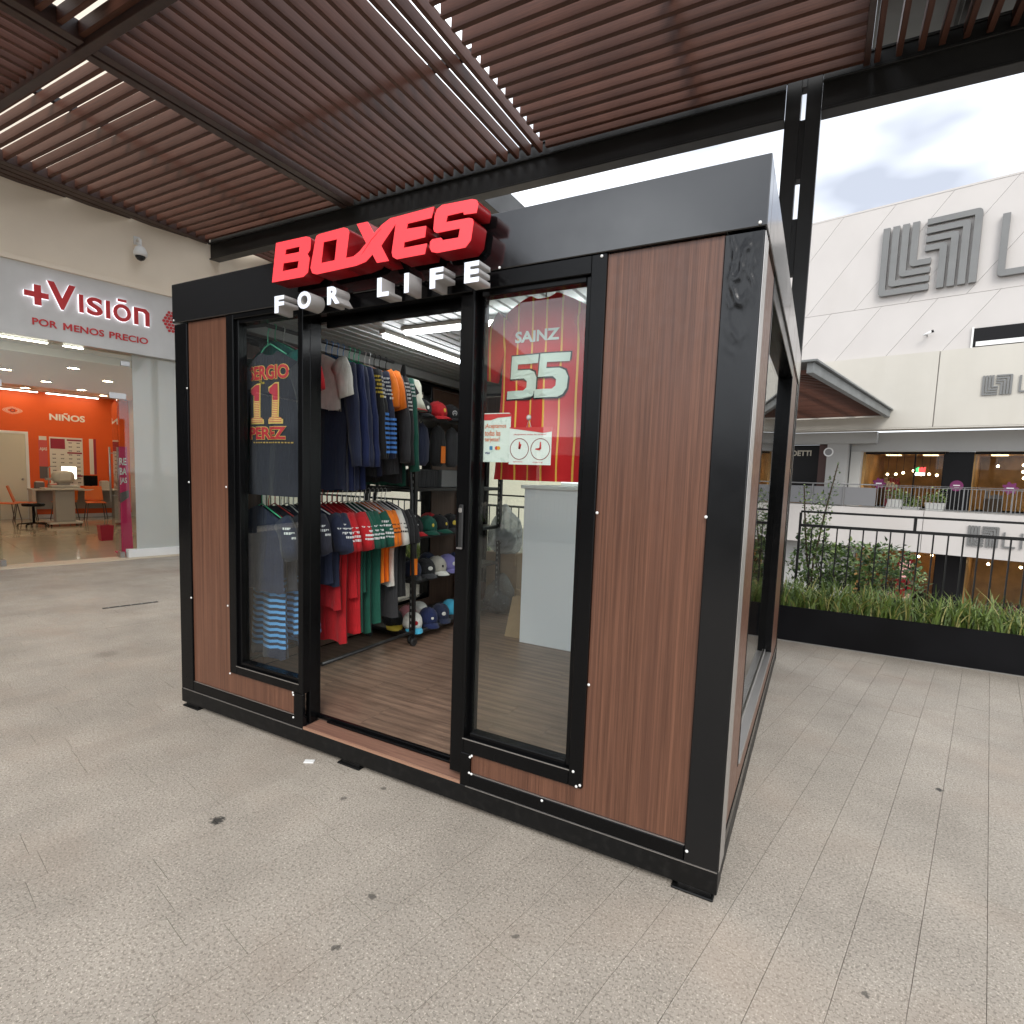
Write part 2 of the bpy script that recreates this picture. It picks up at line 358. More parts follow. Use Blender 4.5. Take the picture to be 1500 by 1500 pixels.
# timber edge boards between the panels
B_ = lambda *a: part('edge_board', MB().box(*a), SLAT2, perg, 0.004)
SLAT2 = M('brown_timber_board', (0.06, 0.029, 0.021), 0.45, grain=((0.04, 0.019, 0.014), (12, 12, 12)), var=(0.8, 0.2))
B_(-8.9, 3.36, 0.77, 0.85, ZP - 0.05, ZP + 0.12)
for x in (-5.93, -5.80): B_(x, x + 0.10, 0.86, 4.0, ZP - 0.035, ZP + 0.125); B_(x, x + 0.10, -2.4, 0.76, ZP - 0.035, ZP + 0.125)
B_(0.275, 0.325, 0.86, 4.0, ZP - 0.01, ZP + 0.125)
for x in (-9.0, -9.14, -9.30, -9.46, -9.62, -9.78): B_(x, x + 0.11, -2.4, 4.0, ZP - 0.03 - 0.012 * (x + 9) * 4, ZP + 0.1 - 0.012 * (x + 9) * 4)
# dark steel: main beam with flanges, cross purlins above the slats
def steel(name, *boxes):
    m = MB()
    for b in boxes: m.box(*b)
    return part(name, m, STEEL, perg, 0.003)
for x0, x1 in ((-9.6, -0.332), (-0.028, 6.2)):
    steel('main_beam', (x0, x1, 4.06, 4.075, 4.925, 5.30), (x0, x1, 4.04, 4.20, 4.905, 4.925), (x0, x1, 4.04, 4.20, 5.30, 5.32))
    steel('ledger_angle', (x0, x1, 4.022, 4.058, 5.145, 5.165))
steel('far_beam', (-3.92, -3.74, 4.22, 7.5, 4.93, 5.30)); steel('far_beam', (-9.6, -3.94, 7.42, 7.56, 4.95, 5.30))
for i in range(4):
    for j in range(2):
        x0, x1, y0, y1 = XS[i], XS[i + 1], YS[j], YS[j + 1]
        for q in (0.55,):
            if (i + j) % 2 == 1: steel('purlin', (x0 + q * 3.06 - 0.03, x0 + q * 3.06 + 0.03, y0 + 0.05, y1 - 0.05, ZP + SD + 0.006, ZP + SD + 0.07))
            else: steel('purlin', (x0 + 0.05, x1 - 0.05, y0 + q * 3.2 - 0.03, y0 + q * 3.2 + 0.03, ZP + SD + 0.006, ZP + SD + 0.07))
part('roof_sheet', MB().box(0.34, 6.0, 1.0, 5.0, 5.60, 5.63), GSTEEL, perg)
for x in (0.95, 2.2): steel('roof_joist', (x, x + 0.12, 1.0, 4.5, 5.42, 5.595))
for x_ in (-5.7, -4.85, -4.0, -3.3): part('roof_sheet', MB().box(x_, x_ + 0.62, -2.0, 0.74, 5.44, 5.46), GSTEEL, perg)
steel('roof_joist', (-5.7, -2.8, 0.1, 0.2, 5.40, 5.59))
# twin-plate column with slots
def column(x):
    c = root('steel_column', 'dark steel twin plate column with upright slots rising from the planter behind the kiosk', 'column', (x, 4.15, 0))
    part('plate', MB().box(x - 0.15, x - 0.022, 4.08, 4.22, 0.0, 5.30), STEEL, c, 0.004); part('plate', MB().box(x + 0.022, x + 0.15, 4.08, 4.22, 0.0, 5.30), STEEL, c, 0.004)
    z = 5.30; zs = [(4.89, 5.18), (4.01, 4.37), (3.15, 3.51), (2.29, 2.65), (1.43, 1.79), (0.57, 0.93)]
    for lo, hi in zs:
        part('spacer', MB().box(x - 0.0215, x + 0.0215, 4.095, 4.205, hi, z), STEEL, c); z = lo
    part('spacer', MB().box(x - 0.0215, x + 0.0215, 4.095, 4.205, 0, z), STEEL, c)
column(-0.18)
# ------------------------------------------------------------------ planters, grass and railings
PLANT = M('black_planter_steel', (0.004, 0.004, 0.005), 0.42, spec=0.15, rvar=(2, 0.3, 0.5), var=(2, 0.3))
SOIL = M('soil', (0.05, 0.035, 0.025), 0.95)
GR = [M('grass_a', (0.13, 0.19, 0.035), 0.5, var=(9, 0.3)), M('grass_b', (0.30, 0.28, 0.085), 0.55), M('grass_c', (0.075, 0.13, 0.028), 0.5)]
def planter(name, label, x0, x1, y0, y1, h, n, seed, front=-1, clump=True):
    p = root(name, label, 'planter', ((x0 + x1) / 2, (y0 + y1) / 2, 0))
    m = MB().box(x0, x1, y0, y0 + 0.02, 0.012, h).box(x0, x1, y1 - 0.02, y1, 0.012, h).box(x0, x0 + 0.02, y0 + 0.021, y1 - 0.021, 0.012, h).box(x1 - 0.02, x1, y0 + 0.021, y1 - 0.021, 0.012, h)
    part('trough', m, PLANT, p, 0.004); part('soil', MB().box(x0 + 0.021, x1 - 0.021, y0 + 0.021, y1 - 0.021, 0.02, h - 0.04), SOIL, p)
    part('plinth', MB().box(x0 + 0.01, x1 - 0.01, y0 + 0.01, y1 - 0.01, -0.004, 0.011), M('plinth_grey', (0.3, 0.29, 0.27), 0.7), p)
    g = random.Random(seed); ms = [MB(), MB(), MB()]
    for k in range(n):
        cx, cy = g.uniform(x0 + 0.03, x1 - 0.03), g.uniform(y0 + 0.04, y1 - 0.05)
        if clump: cx = round(cx / 0.11) * 0.11 + g.gauss(0, 0.03); cx = min(max(cx, x0 + 0.03), x1 - 0.03)
        a = g.uniform(0, 2 * PI); ln = g.uniform(0.12, 0.34) * (1.35 if g.random() < 0.06 else 1); b = g.uniform(0.1, 1.1); w = g.uniform(0.004, 0.0075)
        dx, dy = math.cos(a), math.sin(a); sx, sy = -dy * w, dx * w
        if g.random() < 0.5: sx, sy = w, 0
        vs = []; z0 = h - 0.045
        for q, ww in ((0, 1.0), (0.4, 0.95), (0.75, 0.65), (1.0, 0.08)):
            r = ln * b * q * q; z = z0 + ln * (q - 0.28 * b * q * q)
            vs += [(cx + dx * r - sx * ww, cy + dy * r - sy * ww, z), (cx + dx * r + sx * ww, cy + dy * r + sy * ww, z)]
        ms[0 if (q := g.random()) < 0.55 else 1 if q < 0.72 else 2].add(vs, [(0, 1, 3, 2), (2, 3, 5, 4), (4, 5, 7, 6)], True)
    for m, mt in zip(ms, GR): part('grass', m, mt, p, kind='stuff')
    return p
planter('planter_trough', 'long black steel planter full of grassy blades along the railing behind the kiosk', -8.8, 4.6, 3.94, 4.40, 0.345, 9500, 3)
RAIL = M('dark_railing_paint', (0.012, 0.012, 0.012), 0.4, spec=0.3)
def railing(label, x0, x1, y, F=None, mat=RAIL, z0=0.05, z1=1.10, zt=1.245, pitch=0.112, post=0.97, thick=0.006, group=None, name='railing', full=False):
    r = root(name, label, 'railing', ((x0 + x1) / 2, y, 0), F, group=group)
    part('handrail', MB().box(x0, x1, y - 0.025, y + 0.025, zt - 0.012, zt + 0.008), mat, r, 0.002)
    part('lower_rail', MB().box(x0, x1, y - 0.02, y + 0.02, z1 - 0.012, z1 + 0.016), mat, r, 0.002)
    part('bottom_rail', MB().box(x0, x1, y - 0.015, y + 0.015, z0, z0 + 0.02), mat, r)
    x = x0
    while x <= x1 + 0.001:
        part('post', MB().box(x - 0.012, x + 0.012, y - 0.012, y + 0.012, z0 - 0.055 if x == x0 or full else z1 + 0.016, zt - 0.013), mat, r); x += post
    pm = MB().box(-thick, thick, -thick, thick, z0 + 0.02, z1 - 0.012).mesh('baluster'); pm.materials.append(mat)
    n = int((x1 - x0) / pitch)
    for k in range(1, n):
        o = bpy.data.objects.new('baluster', pm); col.objects.link(o); o.parent = r; o.location = Vector((x0 + k * pitch, y, 0)) - BASE[r.name]
    return r
railing('dark railing of thin upright bars behind the grassy planter, right of the slotted column', 0.07, 4.5, 4.47)
railing('dark railing of thin upright bars seen through the kiosk, left of the slotted column', -8.7, -0.36, 4.47)

LEAF = [M('leaf_green', (0.12, 0.20, 0.05), 0.45, var=(20, 0.3)), M('leaf_light', (0.28, 0.36, 0.12), 0.45), M('leaf_dark', (0.05, 0.095, 0.03), 0.45)]
def shrub(name, label, cat, base, blobs, n, seed, size=0.03, stems=(), F=None, group=None, spread=1.0):
    """leafy plant: stems plus leaf-sized folded faces spread through the volume of several lobes."""
    r = root(name, label, cat, base, F, group=group); g = random.Random(seed)
    st = MB()
    for s_ in stems: st.tube(s_, [0.012 * (1 - 0.7 * i / (len(s_) - 1)) + 0.003 for i in range(len(s_))], 6)
    for (bx, by, bz, rx, ry, rz) in blobs:
        for k in range(2 if rx > 0.15 else 0):
            st.tube([base, ((base[0] + bx) / 2 + g.uniform(-.05, .05), (base[1] + by) / 2, (base[2] + bz) / 2), (bx + g.uniform(-.5, .5) * rx, by + g.uniform(-.5, .5) * ry, bz + g.uniform(-.3, .5) * rz)], [0.012, 0.008, 0.003], 5)
    part('stem', st, M('twig_bark', (0.09, 0.065, 0.04), 0.9), r)
    ms = [MB(), MB(), MB()]
    tot = sum(b[3] * b[4] * b[5] for b in blobs)
    for (bx, by, bz, rx, ry, rz) in blobs:
        for k in range(int(n * rx * ry * rz / tot)):
            while True:
                p = Vector((g.uniform(-1, 1), g.uniform(-1, 1), g.uniform(-1, 1)))
                if 0.15 < p.length < 1.0: break
            p = p * (p.length ** -0.35)
            p += Vector((g.gauss(0, .06), g.gauss(0, .06), g.gauss(0, .06))) * spread
            c = Vector((bx + p.x * rx, by + p.y * ry, bz + p.z * rz))
            q = Matrix.Rotation(g.uniform(0, 2 * PI), 3, 'Z') @ Matrix.Rotation(g.gauss(0.4, 0.6), 3, 'X') @ Matrix.Rotation(g.gauss(0, 0.4), 3, 'Y')
            s = size * g.uniform(0.6, 1.3)
            vs = [c + q @ Vector(v) * s for v in ((0, 0, 0), (0.42, 0.45, 0.12), (0, 1.25, -0.06), (-0.42, 0.45, 0.12))]
            u = g.random(); ms[0 if u < 0.5 else 1 if u < 0.78 else 2].add(vs, [(0, 1, 2), (0, 2, 3)])
    for m, mt in zip(ms, LEAF): part('foliage', m, mt, r, kind='stuff')
    return r
solo('planter_ledge', MB().box(-0.1, 1.9, 4.62, 6.2, -1.2, -0.05), M('pale_render', (0.6, 0.57, 0.53), 0.7), 'pale ledge below the railing that carries the leafy shrub', 'ledge', (0.9, 5.4, -1.2))
shrub('leafy_shrub', 'bushy green shrub growing just beyond the dark railing', 'shrub', (0.45, 5.0, -0.05),
      [(0.30, 5.0, 0.62, 0.34, 0.3, 0.26), (0.62, 5.05, 0.66, 0.36, 0.3, 0.26), (0.92, 5.1, 0.72, 0.28, 0.28, 0.20), (0.20, 5.0, 0.95, 0.16, 0.16, 0.22), (0.50, 5.1, 0.30, 0.5, 0.3, 0.25), (1.12, 5.1, 0.56, 0.16, 0.2, 0.16)], 3300, 5, 0.044)
shrub('flowering_spire', 'tall thin plant with a feathery tip rising above the railing beside the column', 'plant', (0.20, 4.85, -0.05),
      [(0.24, 4.85, 1.25, 0.13, 0.1, 0.20), (0.20, 4.85, 0.95, 0.14, 0.12, 0.18), (0.34, 4.85, 1.50, 0.07, 0.06, 0.12), (0.37, 4.85, 1.66, 0.035, 0.035, 0.10), (0.08, 4.85, 1.40, 0.07, 0.06, 0.12)], 620, 8, 0.026,
      [[(0.20, 4.85, -0.05), (0.22, 4.85, 0.7), (0.30, 4.85, 1.3), (0.37, 4.85, 1.74)], [(0.20, 4.85, 0.4), (0.12, 4.85, 1.0), (0.07, 4.85, 1.5)]])
# ------------------------------------------------------------------ kiosk
KW, KD, KH = 3.204, 3.204, 2.55
kio = root('retail_kiosk', 'square box kiosk of black steel and brown wood panels standing on the plaza', 'kiosk', (-1.602, 1.602, 0))
def kb(name, mat, *boxes, bevel=0.003, parent=None, label=None):
    m = MB()
    for b in boxes: m.box(*b)
    o = part(name, m, mat, parent or kio, bevel, label)
    if parent is not None: o.location = (0, 0, 0)
    return o
kb('base_beam', SCUFF, (-KW, 0, 0, 0.1, 0.025, 0.112)); kb('base_beam', SCUFF, (-KW, 0, KD - 0.1, KD, 0.025, 0.112))
kb('base_beam', SCUFF, (-0.1, -0.002, 0.101, KD - 0.101, 0.025, 0.112)); kb('base_beam', SCUFF, (-KW, -KW + 0.1, 0.101, KD - 0.101, 0.025, 0.112))
for x in (-0.16, -1.86, -KW + 0.02):
    kb('levelling_foot', SCUFF, (x + 0.02, x + 0.14, 0.004, 0.10, 0.0, 0.0245), (x, x + 0.15, -0.008, 0.12, 0.0, 0.009)); kb('levelling_foot', SCUFF, (x + 0.02, x + 0.14, KD - 0.1, KD, 0.0, 0.0245))
WRINK = M('black_wrinkled_film', (0.005, 0.0053, 0.006), 0.2, spec=0.4, bump=(16, 0.10, 0.004, (1, 1, 0.5)), rvar=(4, 0.15, 0.26))
kb('corner_post', WRINK, (-0.122, -0.001, 0.001, 0.122, 0.1125, 2.322)); kb('corner_post', BLACK, (-KW + 0.001, -KW + 0.119, 0.001, 0.122, 0.1125, 2.322))
kb('corner_post', BLACK, (-0.122, -0.001, KD - 0.122, KD - 0.001, 0.1125, 2.322)); kb('corner_post', BLACK, (-KW + 0.001, -KW + 0.12, KD - 0.122, KD - 0.001, 0.1125, 2.322))
for y in (0.004, 0.044, 0.084): kb('post_flute', EDGE, (-0.0005, 0.003, y, y + 0.034, 0.113, 2.32), bevel=0.002)
kb('fascia', FASCIA, (-KW - 0.006, 0.006, -0.006, 0.09, 2.33, KH)); kb('fascia', FASCIA, (-0.09, 0.006, 0.0905, KD + 0.006, 2.33, KH))
kb('fascia', FASCIA, (-KW - 0.006, -KW + 0.09, 0.0905, KD + 0.006, 2.33, KH)); kb('fascia', FASCIA, (-KW + 0.0905, -0.0905, KD - 0.09, KD + 0.006, 2.33, KH))
kb('roof_deck', BLACK, (-KW + 0.0905, -0.0905, 0.0905, KD - 0.0905, 2.445, 2.47))
kb('lower_rail', BLACK, (-3.085, -2.121, 0.003, 0.03, 0.1135, 0.172)); kb('lower_rail', BLACK, (-1.11, -0.1225, 0.003, 0.03, 0.1135, 0.172))
kb('edge_trim', EDGE, (-KW + 0.02, -2.125, -0.002, 0.004, 0.1105, 0.1135), bevel=0); kb('edge_trim', EDGE, (-1.08, -0.004, -0.002, 0.004, 0.1105, 0.1135), bevel=0)  # pale strip along the beam top stands in for its highlight
kb('edge_trim', EDGE, (-3.085, -2.19, 0.006, 0.0125, 0.172, 0.1745), bevel=0); kb('edge_trim', EDGE, (-1.058, -0.1225, 0.006, 0.0125, 0.172, 0.1745), bevel=0)
def prism_part(name, poly, y0, y1, mat): return part(name, MB().prism(poly, y0, y1), mat, kio, 0.001)
prism_part('wood_panel', [(-1.059, 0.175), (-0.1225, 0.175), (-0.1225, 2.327), (-0.53, 2.327), (-0.53, 0.2645), (-1.059, 0.2645)], 0.013, 0.03, WOODV)
prism_part('wood_panel', [(-3.085, 0.175), (-2.19, 0.175), (-2.19, 0.3035), (-2.7255, 0.3035), (-2.7255, 2.327), (-3.085, 2.327)], 0.013, 0.03, WOODV)
def window(x0, x1, z0, z1, gx0, gx1, gz0, gz1):
    w = kb('window_frame', BLACK, (x0, gx0, 0.0, 0.05, z0, z1), (gx1, x1, 0.0, 0.05, z0, z1), (gx0 + 0.0005, gx1 - 0.0005, 0.0, 0.05, z0, gz0), (gx0 + 0.0005, gx1 - 0.0005, 0.0, 0.05, gz1, z1))
    g = 0.022
    kb('sash', BLACK, (gx0 - 0.004, gx0 + g, 0.018, 0.072, gz0, gz1), (gx1 - g, gx1 + 0.004, 0.018, 0.072, gz0, gz1), (gx0 + g + 0.0005, gx1 - g - 0.0005, 0.018, 0.072, gz0 - 0.004, gz0 + g), (gx0 + g + 0.0005, gx1 - g - 0.0005, 0.018, 0.072, gz1 - g, gz1 + 0.004), parent=w)
    kb('glass', GLASS, (gx0 + 0.01, gx1 - 0.01, 0.044, 0.050, gz0 + 0.01, gz1 - 0.01), parent=w, bevel=0)
    kb('bead', EDGE, (gx0 - 0.004, gx1 + 0.004, -0.0015, 0.001, gz0 - 0.004, gz0), parent=w, bevel=0)
    return w
window(-2.7255, -2.12, 0.304, 2.3285, -2.665, -2.155, 0.355, 2.302)
rw = kb('window_frame', BLACK, (-1.11, -1.098, 0.0, 0.05, 0.265, 2.3285), (-0.59, -0.5305, 0.0, 0.05, 0.265, 2.3285), (-1.0975, -0.5905, 0.0, 0.05, 0.265, 0.332), (-1.0975, -0.5905, 0.0, 0.05, 2.262, 2.3285))
kb('bead', EDGE, (-1.102, -0.586, -0.0015, 0.001, 0.328, 0.332), parent=rw, bevel=0)
kb('side_bar', BLACK, (-2.1895, -2.1205, -0.001, 0.02, 0.1135, 0.3035)); kb('side_bar', BLACK, (-1.11, -1.0595, -0.001, 0.02, 0.1135, 0.2645))
# recessed doorway with a sliding leaf parked behind the right-hand window
df = kb('door_frame', BLACK, (-2.154, -2.1215, 0.0505, 0.0995, 0.126, 2.3285), (-2.185, -2.137, 0.10, 0.14, 0.126, 2.3285), (-2.1365, -1.1105, 0.10, 0.14, 2.255, 2.3285), (-2.1365, -1.1105, 0.12, 0.14, 0.126, 0.150), (-2.1195, -1.1105, 0.0, 0.05, 2.262, 2.3285))
kb('door_track', BLACK, (-2.05, -1.112, 0.10, 0.119, 0.126, 0.138), parent=df); kb('door_track', BLACK, (-2.05, -1.112, 0.09, 0.105, 2.22, 2.261), parent=df)
sd_ = kb('sliding_door', BLACK, (-1.182, -1.1105, 0.020, 0.068, 0.150, 2.2615), (-1.110, -1.076, 0.0505, 0.082, 0.30, 2.29), (-0.612, -0.58, 0.018, 0.072, 0.333, 2.2615), (-1.0755, -0.6125, 0.018, 0.072, 0.328, 0.354), (-1.0755, -0.6125, 0.018, 0.072, 2.240, 2.266))
kb('glass', GLASS, (-1.08, -0.605, 0.044, 0.050, 0.345, 2.25), parent=sd_, bevel=0)
kb('door_handle', M('black_plastic', (0.02, 0.02, 0.02), 0.3), (-1.158, -1.136, 0.006, 0.0195, 1.175, 1.372), parent=sd_, bevel=0.004)
kb('lock', EDGE, (-1.155, -1.139, 0.001, 0.0055, 1.337, 1.358), parent=sd_); kb('latch', EDGE, (-1.162, -1.132, 0.0025, 0.0055, 1.178, 1.185), parent=sd_)
kb('threshold', M('threshold_wood', (0.29, 0.155, 0.105), 0.4, grain=((0.17, 0.085, 0.06), (2.5, 60, 30))), (-2.1195, -1.1105, 0.008, 0.1195, 0.1125, 0.1255)); kb('threshold_edge', M('copper_edge', (0.55, 0.32, 0.22), 0.35, metal=0.6), (-2.1195, -1.1105, 0.001, 0.0075, 0.1125, 0.1265), bevel=0)
# side walls: wood, deep-set windows
def side(x, s):          # x: outer face, s: +1 right wall (looks +x), -1 left wall
    X = lambda a: x - s * a
    def bx(a0, a1, y0, y1, z0, z1): return (min(X(a0), X(a1)), max(X(a0), X(a1)), y0, y1, z0, z1)
    y0, y1, z0, z1 = 0.49, 2.40, 0.285, 2.25
    kb('wood_panel', WOODV, bx(0.006, 0.03, 0.1225, y0, 0.175, 2.328)); kb('wood_panel', WOODV, bx(0.006, 0.03, y1, KD - 0.1225, 0.175, 2.328))
    kb('wood_panel', WOODV, bx(0.006, 0.03, y0 + 0.0005, y1 - 0.0005, 0.175, z0))
    kb('lower_rail', BLACK, bx(0.002, 0.03, 0.1225, KD - 0.1225, 0.1135, 0.1745))
    w = kb('window_frame', BLACK, bx(0.004, 0.11, y0, y0 + 0.02, z0, 2.328), bx(0.004, 0.11, y1 - 0.02, y1, z0, 2.328), bx(0.004, 0.11, y0 + 0.0205, y1 - 0.0205, z1, 2.328), bx(0.07, 0.11, y0 + 0.0205, y1 - 0.0205, z0, z0 + 0.03))
    kb('sill', EDGE, bx(0.0, 0.0695, y0 + 0.0305, y1 - 0.0305, z0, z0 + 0.012), parent=w)
    kb('sill', EDGE, bx(0.04, 0.048, y0 + 0.0305, y1 - 0.0305, z0 + 0.0125, z0 + 0.03), parent=w)
    kb('glass', GLASS, bx(0.050, 0.056, y0 + 0.02, y1 - 0.02, z0 + 0.0305, z1), parent=w, bevel=0)
    kb('inner_lining', INW, bx(0.111, 0.12, 0.1225, y0, 0.14, 2.29)); kb('inner_lining', INW, bx(0.111, 0.12, y1, KD - 0.03, 0.14, 2.29)); kb('inner_lining', INW, bx(0.111, 0.12, y0, y1, 0.14, z0))
INW = M('inner_wood_lining', (0.15, 0.085, 0.055), 0.55, grain=((0.1, 0.055, 0.036), (40, 40, 1.5)))
side(0.0, 1); side(-KW, -1)
bz0, bz1 = 0.35, 2.0
kb('wood_panel', WOODV, (-KW + 0.1205, -2.95, KD - 0.03, KD - 0.006, 0.113, 2.328)); kb('wood_panel', WOODV, (-1.0, -0.1225, KD - 0.03, KD - 0.006, 0.113, 2.328))
kb('wood_panel', WOODV, (-2.9495, -1.0005, KD - 0.03, KD - 0.006, 0.113, bz0)); kb('wood_panel', WOODV, (-2.9495, -1.0005, KD - 0.03, KD - 0.006, bz1, 2.328))
w = kb('window_frame', BLACK, (-2.95, -2.90, KD - 0.09, KD - 0.031, bz0, bz1), (-1.05, -1.0, KD - 0.09, KD - 0.031, bz0, bz1), (-2.8995, -1.0505, KD - 0.09, KD - 0.031, bz1 - 0.05, bz1), (-2.8995, -1.0505, KD - 0.09, KD - 0.031, bz0, bz0 + 0.05))
kb('glass', GLASS, (-2.90, -1.05, KD - 0.062, KD - 0.056, bz0 + 0.05, bz1 - 0.05), parent=w, bevel=0)
kb('inner_lining', INW, (-1.0, -0.122, KD - 0.045, KD - 0.032, 0.14, 2.29))
# inside: laminate planks, ribbed ceiling, lamps
flo = kb('floor', M('underlay', (0.05, 0.035, 0.025), 0.8), (-KW + 0.12, -0.12, 0.1205, KD - 0.1205, 0.1125, 0.128))
pw = 0.145; pls = [(x_, MB().box(0.0005, l_ - 0.0005, 0.0005, pw - 0.0005, 0.128, 0.1345).mesh('plank', 0.0006)) for x_, l_ in ((0, 1.2), (0, 0.62), (0, 0.9))]
for _, me in pls: me.materials.append(LAM)
y = 0.1405
while y < KD - 0.14:
    x = -KW + 0.12; k = rnd.randrange(3); first = True
    while x < -0.13:
        l_ = (1.2, 0.62, 0.9)[k]
        o = bpy.data.objects.new('plank', pls[k][1]); col.objects.link(o); o.parent = flo; l2 = min(l_, -0.12 - x); o.scale = (l2 / l_, 1, 1)
        o.location = (x, y, rnd.uniform(0, 0.0004)); x += l2; k = (k + rnd.choice((1, 2))) % 3
    y += pw
cw = MB(); n = 34; xs = [-KW + 0.1 + (KW - 0.2) * i / n for i in range(n + 1)]; pr = []
for i in range(n):
    a = xs[i]; w_ = xs[1] - xs[0]; pr += [(a, 2.420), (a + w_ * 0.74, 2.420), (a + w_ * 0.80, 2.436), (a + w_ * 0.94, 2.436)]
pr.append((xs[-1], 2.42))
cw.add([(a, 0.2005, z) for a, z in pr] + [(a, KD - 0.03, z) for a, z in pr], [(i, i + 1, i + 1 + len(pr), i + len(pr)) for i in range(len(pr) - 1)])
part('ribbed_ceiling', cw, M('ceiling_sheet', (0.36, 0.37, 0.36), 0.35, var=(1.5, 0.08)), kio)
kb('cornice', M('cornice_grey', (0.30, 0.30, 0.29), 0.5), (-KW + 0.121, -KW + 0.20, 0.2005, KD - 0.1, 2.35, 2.418), (-KW + 0.2005, -0.12, KD - 0.14, KD - 0.09, 2.35, 2.418))
TUBE = M('led_tube', (0.9, 0.9, 0.9), 0.4, emit=((0.93, 0.97, 1.0), 9.0))
LH = M('lamp_housing', (0.5, 0.48, 0.44), 0.5)
def lamp(x0, x1, y0, y1, label):
    l = root('led_tube_lamp', label, 'lamp', ((x0 + x1) / 2, (y0 + y1) / 2, 2.26)); g = 0.008
    part('housing', MB().box(x0, x1, y0, y1, 2.396, 2.4195), LH, l, 0.003)
    if x1 - x0 > y1 - y0: part('diffuser', MB().box(x0 + 0.02, x1 - 0.02, y0 + g, y1 - g, 2.372, 2.3955), TUBE, l, 0.006)
    else: part('diffuser', MB().box(x0 + g, x1 - g, y0 + 0.02, y1 - 0.02, 2.372, 2.3955), TUBE, l, 0.006)
lamp(-2.375, -2.32, 0.84, 1.95, 'lit tube lamp on the kiosk ceiling running from the door towards the back wall')
lamp(-2.19, -0.70, 0.83, 0.885, 'lit tube lamp on the kiosk ceiling running parallel to the door')
lamp(-1.9, -0.7, 2.3, 2.355, 'lit tube lamp on the kiosk ceiling over the white counter')
# screws on the front
scr = MB().lathe([(0.0058, 0.0), (0.0058, 0.0025), (0.003, 0.0045)], n=8).mesh('screw'); scr.transform(Matrix.Rotation(PI / 2, 4, 'X')); scr.materials.append(SCREW)
for x, z in [(-2.722, 0.300), (-2.194, 0.300), (-2.190, 0.288), (-2.190, 0.163), (-1.058, 0.254), (-1.049, 0.262), (-1.060, 0.180), (-1.048, 0.178), (-0.552, 0.272), (-0.537, 0.281), (-0.568, 0.330), (-0.70, 0.165), (-0.112, 0.158),
             (-0.016, 2.340), (-0.520, 1.375), (-0.123, 1.385), (-2.735, 1.385), (-3.083, 1.40), (-3.083, 1.95), (-3.19, 2.345), (-0.98, 2.335), (-0.55, 2.318), (-3.083, 0.7), (-2.735, 0.7), (-0.520, 0.7)]:
    o = bpy.data.objects.new('screw', scr); col.objects.link(o); o.parent = kio; o.location = Vector((x, -0.0075 if z > 2.33 else -0.001, z)) - BASE[kio.name]
# ------------------------------------------------------------------ shop sign on the fascia
RED = M('sign_red_face', (0.86, 0.055, 0.065), 0.35, emit=((1.0, 0.06, 0.075), 0.34)); RSIDE = M('sign_red_return', (0.30, 0.008, 0.012), 0.3)
WFACE = M('sign_white_face', (0.82, 0.86, 0.95), 0.35, emit=((0.80, 0.88, 1.0), 0.16)); WSIDE = M('sign_grey_return', (0.42, 0.41, 0.40), 0.35)
BOX_ = [[[(-2.149, 2.571), (-1.947, 2.568), (-1.924, 2.561), (-1.917, 2.547), (-1.921, 2.505), (-1.939, 2.49), (-1.925, 2.47), (-1.935, 2.408), (-1.965, 2.392), (-2.179, 2.394)], [(-2.082, 2.532), (-1.988, 2.531), (-1.992, 2.506), (-2.09, 2.508)], [(-2.099, 2.472), (-1.994, 2.468), (-2.002, 2.436), (-2.108, 2.435)]],
        [[(-1.883, 2.552), (-1.876, 2.561), (-1.859, 2.564), (-1.711, 2.567), (-1.69, 2.56), (-1.679, 2.543), (-1.6975, 2.436), (-1.7025, 2.394), (-1.877, 2.391), (-1.905, 2.4), (-1.917, 2.424)], [(-1.834, 2.526), (-1.75, 2.525), (-1.764, 2.436), (-1.85, 2.436)]],
        [[(-1.6965, 2.436), (-1.651, 2.436), (-1.616, 2.452), (-1.578, 2.48), (-1.633, 2.568), (-1.572, 2.567), (-1.534, 2.513), (-1.491, 2.541), (-1.445, 2.559), (-1.4145, 2.559), (-1.4165, 2.532), (-1.495, 2.457), (-1.451, 2.389), (-1.516, 2.39), (-1.542, 2.429), (-1.579, 2.404), (-1.636, 2.395), (-1.7015, 2.394)],
         [(-1.548, 2.487), (-1.494, 2.524), (-1.496, 2.527), (-1.552, 2.490), (-1.606, 2.437), (-1.603, 2.434)]],
        [[(-1.4135, 2.559), (-1.221, 2.563), (-1.232, 2.523), (-1.353, 2.522), (-1.359, 2.501), (-1.258, 2.496), (-1.263, 2.454), (-1.369, 2.451), (-1.373, 2.428), (-1.253, 2.427), (-1.262, 2.388), (-1.408, 2.389), (-1.429, 2.401), (-1.435, 2.42), (-1.4155, 2.532)]],
        [[(-1.216, 2.528), (-1.205, 2.551), (-1.181, 2.562), (-1.039, 2.557), (-1.019, 2.55), (-1.012, 2.536), (-1.018, 2.503), (-1.076, 2.507), (-1.078, 2.517), (-1.154, 2.517), (-1.161, 2.493), (-1.052, 2.49), (-1.036, 2.484), (-1.031, 2.472), (-1.041, 2.406), (-1.065, 2.383), (-1.2, 2.383), (-1.227, 2.391), (-1.238, 2.409), (-1.236, 2.431), (-1.226, 2.439), (-1.183, 2.438), (-1.175, 2.427), (-1.099, 2.425), (-1.092, 2.459), (-1.202, 2.46), (-1.216, 2.467), (-1.221, 2.478)]]]
sg = root('channel_letter_sign', 'red and white raised letter sign mounted on the black fascia of the kiosk', 'sign', (-1.6, -0.03, 2.33))
